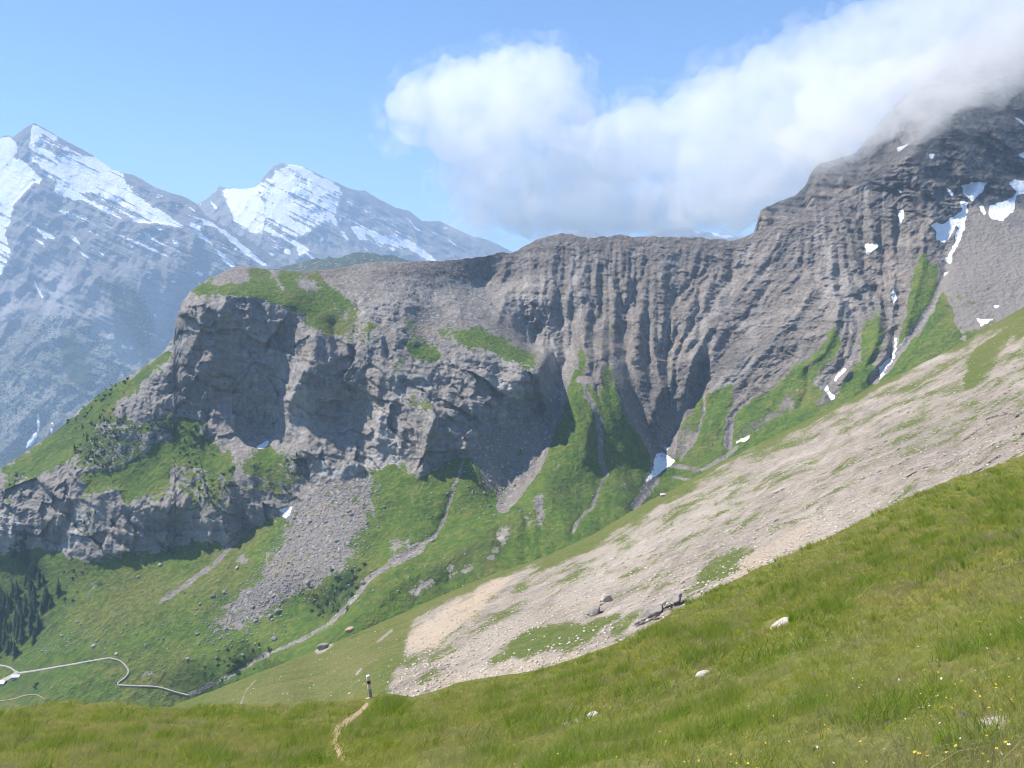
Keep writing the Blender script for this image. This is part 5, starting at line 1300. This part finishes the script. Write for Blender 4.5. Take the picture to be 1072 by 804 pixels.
# low shrubs
def shrub_mesh(seed):
    R = np.random.default_rng(seed); V = []; F = []
    for _ in range(150):
        d = R.normal(size=3); d /= np.linalg.norm(d); r = R.uniform(.45, 1.0)
        c = d * r * np.array([1, 1, .62]) + np.array([0, 0, .45]); s = R.uniform(.12, .24)
        u = R.normal(size=3); u /= np.linalg.norm(u); v = np.cross(u, d + .01); v /= np.linalg.norm(v) + 1e-6
        i = len(V); V += [tuple(c - u * s), tuple(c + v * s * .7), tuple(c + u * s), tuple(c - v * s * .7)]; F.append((i, i + 1, i + 2, i + 3))
    return V, F
sprotos = []
for k in range(3):
    V, F = shrub_mesh(950 + k); sprotos.append((mesh_obj("shrub", V, F, m_leaf, None, False),))
sm_ = np.clip(poly([(330, 625), (350, 600), (380, 592), (386, 606), (350, 645), (326, 645)], 5) + .6 * poly([(200, 700), (240, 688), (290, 668), (280, 690), (220, 712)], 5) + .7 * lm + .5 * poly([(225, 480), (246, 486), (244, 500), (210, 490), (180, 490), (186, 440), (206, 440)], 3) + .35 * poly([(60, 590), (95, 590), (70, 640), (60, 640)], 4) + .7 * poly([(25, 715), (48, 712), (44, 722), (26, 726)], 2), 0, 1)
sp3 = scatter_px(sm_, 260, 0, 400, 380, 740, 96)
for i, P in enumerate(M.at(sp3[:, 0], sp3[:, 1])):
    plant(sprotos, P, R_.uniform(1.3, 3.2), i % 3, "low dark green shrub on the steep valley side", "shrubs dotting the valley side", "shrub", i < 3, R_)

# ================================================================== MEADOW GRASS AND FLOWERS
def grass_mat(name, a, b, tip, dry):
    T = NT(name)
    p = T.pos()
    oi = T.n('ShaderNodeObjectInfo').outputs['Random']
    hgt, _, _, _ = T.attr('blade')
    patch = T.noise(p, .55, 4, .6); patch2 = T.noise(p, .16, 3, .6)
    c = T.mix(T.step(patch, .38, .62), a, b)
    c = T.mix(T.math('MULTIPLY', T.step(patch2, .46, .66), .75), c, dry)
    c = T.mix(T.math('MULTIPLY', T.step(oi, .55, 1.0), .45), c, dry)
    c = T.mix(T.math('MULTIPLY', T.step(oi, .35, .0), .5), c, (.09, .18, .024))
    c = T.mix(T.math('MULTIPLY', hgt, .40), c, tip)
    d = T.n('ShaderNodeBsdfPrincipled', ins={'Roughness': .65, 'Specular IOR Level': .25}); T.t.links.new(c, d.inputs['Base Color'])
    tr = T.n('ShaderNodeBsdfTranslucent'); T.t.links.new(T.mix(.3, c, (.30, .37, .04)), tr.inputs['Color'])
    mx = T.n('ShaderNodeMixShader', ins={0: .42}); T.t.links.new(d.outputs[0], mx.inputs[1]); T.t.links.new(tr.outputs[0], mx.inputs[2])
    o = T.n('ShaderNodeOutputMaterial'); T.t.links.new(mx.outputs[0], o.inputs[0])
    return T.m
g_green = grass_mat("meadow_blades", (.28, .345, .036), (.35, .375, .050), (.52, .49, .14), (.54, .45, .15))
g_straw = grass_mat("straw_blades", (.30, .26, .12), (.36, .31, .16), (.50, .44, .27), (.40, .33, .17))
g_dark = grass_mat("lush_blades", (.175, .295, .024), (.22, .325, .032), (.37, .42, .08), (.30, .33, .06))


def tuft_mesh(name, seed, n, h, w, spread, lean, mat):
    R = np.random.default_rng(seed); V = []; F = []; C = []
    for _ in range(n):
        a = R.uniform(0, 6.28); r = spread * math.sqrt(R.uniform()); bx_, by_ = r * math.cos(a), r * math.sin(a)
        hh = h * R.uniform(.5, 1.15); ld = R.uniform(0, 6.28) if R.uniform() < .5 else a; ln = lean * R.uniform(.2, 1.2)
        wd = w * R.uniform(.6, 1.2); tx, ty = -math.sin(ld + 1.2), math.cos(ld + 1.2)
        i = len(V)
        for k, f in enumerate((0, .4, .75, 1.0)):
            o = hh * ln * f * f; z = hh * f * (1 - .28 * ln * f); ww = wd * (1 - f * .92) * .5
            cx, cy = bx_ + math.cos(ld) * o, by_ + math.sin(ld) * o
            V += [(cx - tx * ww, cy - ty * ww, z - .02), (cx + tx * ww, cy + ty * ww, z - .02)]; C += [(f, f, f, 1)] * 2
            if k: F.append((i + 2 * k - 2, i + 2 * k - 1, i + 2 * k + 1, i + 2 * k))
    me = bpy.data.meshes.new(name); me.from_pydata(V, [], F); me.polygons.foreach_set("use_smooth", np.ones(len(F), bool))
    at = me.color_attributes.new("blade", 'FLOAT_COLOR', 'POINT'); at.data.foreach_set("color", np.array(C, np.float32).ravel())
    me.materials.append(mat)
    return bpy.data.objects.new(name, me)
tc = bpy.data.collections.new("grass_tufts")
variants = [tuft_mesh("tuft_a", 1, 46, .125, .0065, .10, .95, g_green), tuft_mesh("tuft_b", 2, 46, .155, .006, .12, 1.25, g_green), tuft_mesh("tuft_c", 3, 40, .10, .0075, .13, 1.4, g_green), tuft_mesh("tuft_d", 4, 30, .19, .005, .12, 1.6, g_straw),
            tuft_mesh("tuft_e", 5, 60, .21, .0075, .13, 1.0, g_dark),
            tuft_mesh("tuft_f", 6, 34, .17, .020, .17, 1.1, g_green), tuft_mesh("tuft_g", 7, 30, .14, .024, .19, 1.3, g_green), tuft_mesh("tuft_h", 8, 26, .19, .016, .18, 1.5, g_straw), tuft_mesh("tuft_i", 9, 36, .26, .022, .18, .9, g_dark), tuft_mesh("tuft_j", 10, 9, .34, .0042, .10, 1.5, g_straw), tuft_mesh("tuft_k", 11, 16, .11, .022, .10, 1.6, g_dark)]
for o in variants: tc.objects.link(o)

R_ = np.random.default_rng(55)
cand = 150000
gx = R_.uniform(-60, 1140, cand); gy = R_.uniform(470, 870, cand)
cyl = np.interp(gx, FL.xs, FL.cy)
ok = gy > cyl + .3
gx, gy = gx[ok], gy[ok]
Pg = FL.at(gx, gy); Dg = Pg[:, 1]
cell = np.clip((.115 * FPX / Dg) ** 2 * .26, 3.8, 80)
keep = R_.uniform(0, 1, len(gx)) < (1200 * 400 / cand) / cell
dpath = samp(dist_line(PATHL, 40), gx, gy); wp = np.interp(gy, [730, 760, 800, 830], [3.4, 5.4, 6.8, 4])
keep &= dpath > wp
for cx, cy, rx, ry in ((817, 653, 15, 5), (736, 706, 8, 4), (617, 750, 12, 4), (596, 757, 8, 3), (1042, 757, 17, 7), (385, 731, 10, 7)):
    keep &= ((gx - cx) / rx) ** 2 + ((gy - cy) / ry) ** 2 > 1
gx, gy, Pg, Dg = gx[keep], gy[keep], Pg[keep], Dg[keep]
n = len(gx)
lush = fbm(Pg[:, 0] / 1.3, Pg[:, 1] / 1.3, Pg[:, 2] / 1.3, 3, 700); dryn = fbm(Pg[:, 0] / 2.4, Pg[:, 1] / 2.4, Pg[:, 2] / 2.4, 3, 710)
u = R_.uniform(0, 1, n)
vi = R_.integers(0, 3, n)
vi = np.where(u + .9 * dryn > .68, 3, vi); vi = np.where((lush > .22) & (u < .6), 4, vi)
bush = np.exp(-((gx - 411) / 17) ** 2 - ((gy - 744) / 8) ** 2)
vi = np.where((bush > .4), 4, vi)
vi = np.where(u > .955, 9, vi); vi = np.where((u < .05) & (Dg < 16), 10, vi)
far = Dg > 15 + R_.uniform(-3, 3, n)
vi = np.where(far, np.array([5, 6, 6, 7, 8, 5, 6, 7, 8, 9, 6])[vi], vi)
sc = (.75 + .5 * R_.uniform(0, 1, n) + .75 * lush) * (1 + .6 * (bush > .35)) * np.where(u > .97, 1.5, 1)
sc = np.clip(sc, .4, 2.4)
k = 9000
ax = R_.uniform(-4, 12, k); ay = R_.uniform(-3, 9, k); az_ = near_z(ax, ay)
apx = CX + FPX * ax / np.maximum(ay * CP - az_ * SP, .2); apy = CY - FPX * (ay * SP + az_ * CP) / np.maximum(ay * CP - az_ * SP, .2)
out_ = (ay < 1) | (apx > 1140) | (apx < -60) | (apy > 868)
Pg = np.vstack([Pg, np.stack([ax, ay, az_ - .05], -1)[out_]]); k = int(out_.sum())
vi = np.r_[vi, R_.choice([0, 1, 2, 3, 4, 10], k)]; sc = np.r_[sc, R_.uniform(.6, 1.3, k)]; n += k
pm = bpy.data.meshes.new("meadow_grass"); pm.vertices.add(n); pm.vertices.foreach_set("co", Pg.astype(np.float32).ravel())
def addattr(nm, typ, v):
    a = pm.attributes.new(nm, typ, 'POINT'); a.data.foreach_set("vector" if typ == 'FLOAT_VECTOR' else "value", np.asarray(v).ravel())
addattr("vi", 'INT', vi.astype(np.int32)); addattr("sc", 'FLOAT', sc.astype(np.float32))
rot = np.stack([R_.normal(0, .12, n) , R_.normal(0, .12, n), R_.uniform(0, 6.283, n)], -1).astype(np.float32)
addattr("rot", 'FLOAT_VECTOR', rot)
go = bpy.data.objects.new("meadow_grass", pm); COL.objects.link(go); tag(go, kind='stuff')
ng = bpy.data.node_groups.new("grow_grass", 'GeometryNodeTree')
ng.interface.new_socket("Geometry", in_out='INPUT', socket_type='NodeSocketGeometry'); ng.interface.new_socket("Geometry", in_out='OUTPUT', socket_type='NodeSocketGeometry')
gi = ng.nodes.new('NodeGroupInput'); gout = ng.nodes.new('NodeGroupOutput')
ci = ng.nodes.new('GeometryNodeCollectionInfo'); ci.inputs['Collection'].default_value = tc; ci.inputs['Separate Children'].default_value = True; ci.inputs['Reset Children'].default_value = True
ip = ng.nodes.new('GeometryNodeInstanceOnPoints'); ip.inputs['Pick Instance'].default_value = True
def na(nm, typ):
    a = ng.nodes.new('GeometryNodeInputNamedAttribute'); a.data_type = typ; a.inputs[0].default_value = nm
    return [s_ for s_ in a.outputs if s_.enabled and s_.name == 'Attribute'][0]
e2r = ng.nodes.new('FunctionNodeEulerToRotation')
lk = ng.links.new
lk(gi.outputs[0], ip.inputs['Points']); lk(ci.outputs[0], ip.inputs['Instance']); lk(na("vi", 'INT'), ip.inputs['Instance Index'])
lk(na("rot", 'FLOAT_VECTOR'), e2r.inputs[0]); lk(e2r.outputs[0], ip.inputs['Rotation']); lk(na("sc", 'FLOAT'), ip.inputs['Scale'])
lk(ip.outputs[0], gout.inputs[0])
go.modifiers.new("grow", 'NODES').node_group = ng
print("tufts", n)

# flowers: too many and too small to count
def flowers(name, spots, rad, hgt, mat_p, seed):
    R = np.random.default_rng(seed); P = FL.at(spots[:, 0], spots[:, 1]); V = []; F = []; MI = []
    for p in P:
        r = rad * R.uniform(.7, 1.25); h = hgt * R.uniform(.7, 1.4); a0 = R.uniform(0, 6.28); tl = R.normal(0, .35, 2)
        i = len(V); c = p + np.array([tl[0] * .05, tl[1] * .05, h])
        V += [tuple(p + np.array([-.002, 0, 0])), tuple(p + np.array([.002, 0, 0])), tuple(c)]; F.append((i, i + 1, i + 2)); MI.append(1)
        for k in range(5):
            a = a0 + k * 1.2566; i = len(V)
            def q(rr_, aa, dz): return tuple(c + np.array([rr_ * math.cos(aa), rr_ * math.sin(aa) * .9, dz + tl[0] * rr_ * math.cos(aa) + tl[1] * rr_ * math.sin(aa)]))
            V += [tuple(c), q(r * .8, a - .45, r * .15), q(r, a, r * .35), q(r * .8, a + .45, r * .15)]; F.append((i, i + 1, i + 2, i + 3)); MI.append(0)
    o = mesh_obj(name, V, F, mat_p, None, False); o.data.materials.append(g_green)
    o.data.polygons.foreach_set("material_index", np.array(MI, np.int32))
    return tag(o, kind='stuff')
my = simple_mat("yellow_petal", (.75, .52, .02), .6); mw = simple_mat("white_petal", (.75, .75, .72), .6); mp = simple_mat("violet_petal", (.05, .02, .16), .6)
fmask = np.clip(.5 * poly([(200, 800), (220, 750), (350, 742), (350, 800)], 12) + .8 * poly([(520, 830), (560, 780), (760, 740), (800, 830)], 20) + .55 * poly([(780, 830), (800, 640), (1072, 620), (1072, 830)], 25) + poly([(950, 830), (1000, 770), (1072, 770), (1072, 830)], 10) + .35 * poly([(0, 800), (60, 745), (200, 750), (200, 830)], 12) + .2 * poly([(440, 830), (420, 750), (700, 680), (900, 600), (1072, 540), (1072, 830)], 15) + .9 * poly([(350, 745), (352, 735), (380, 738), (372, 748)], 2), 0, 1)
flowers("yellow_flowers", scatter_px(fmask, 210, 0, 1072, 540, 830, 101), .0085, .15, my, 102)
flowers("white_flowers", scatter_px(np.clip(poly([(760, 830), (840, 600), (1072, 560), (1072, 830)], 10), 0, 1), 70, 700, 1072, 540, 830, 103), .008, .15, mw, 104)
flowers("violet_flowers", scatter_px(np.clip(poly([(920, 790), (1000, 730), (1060, 740), (1060, 780)], 6) + .2 * poly([(740, 800), (800, 680), (900, 680), (900, 800)], 6), 0, 1), 9, 700, 1072, 640, 800, 105), .014, .15, mp, 106)
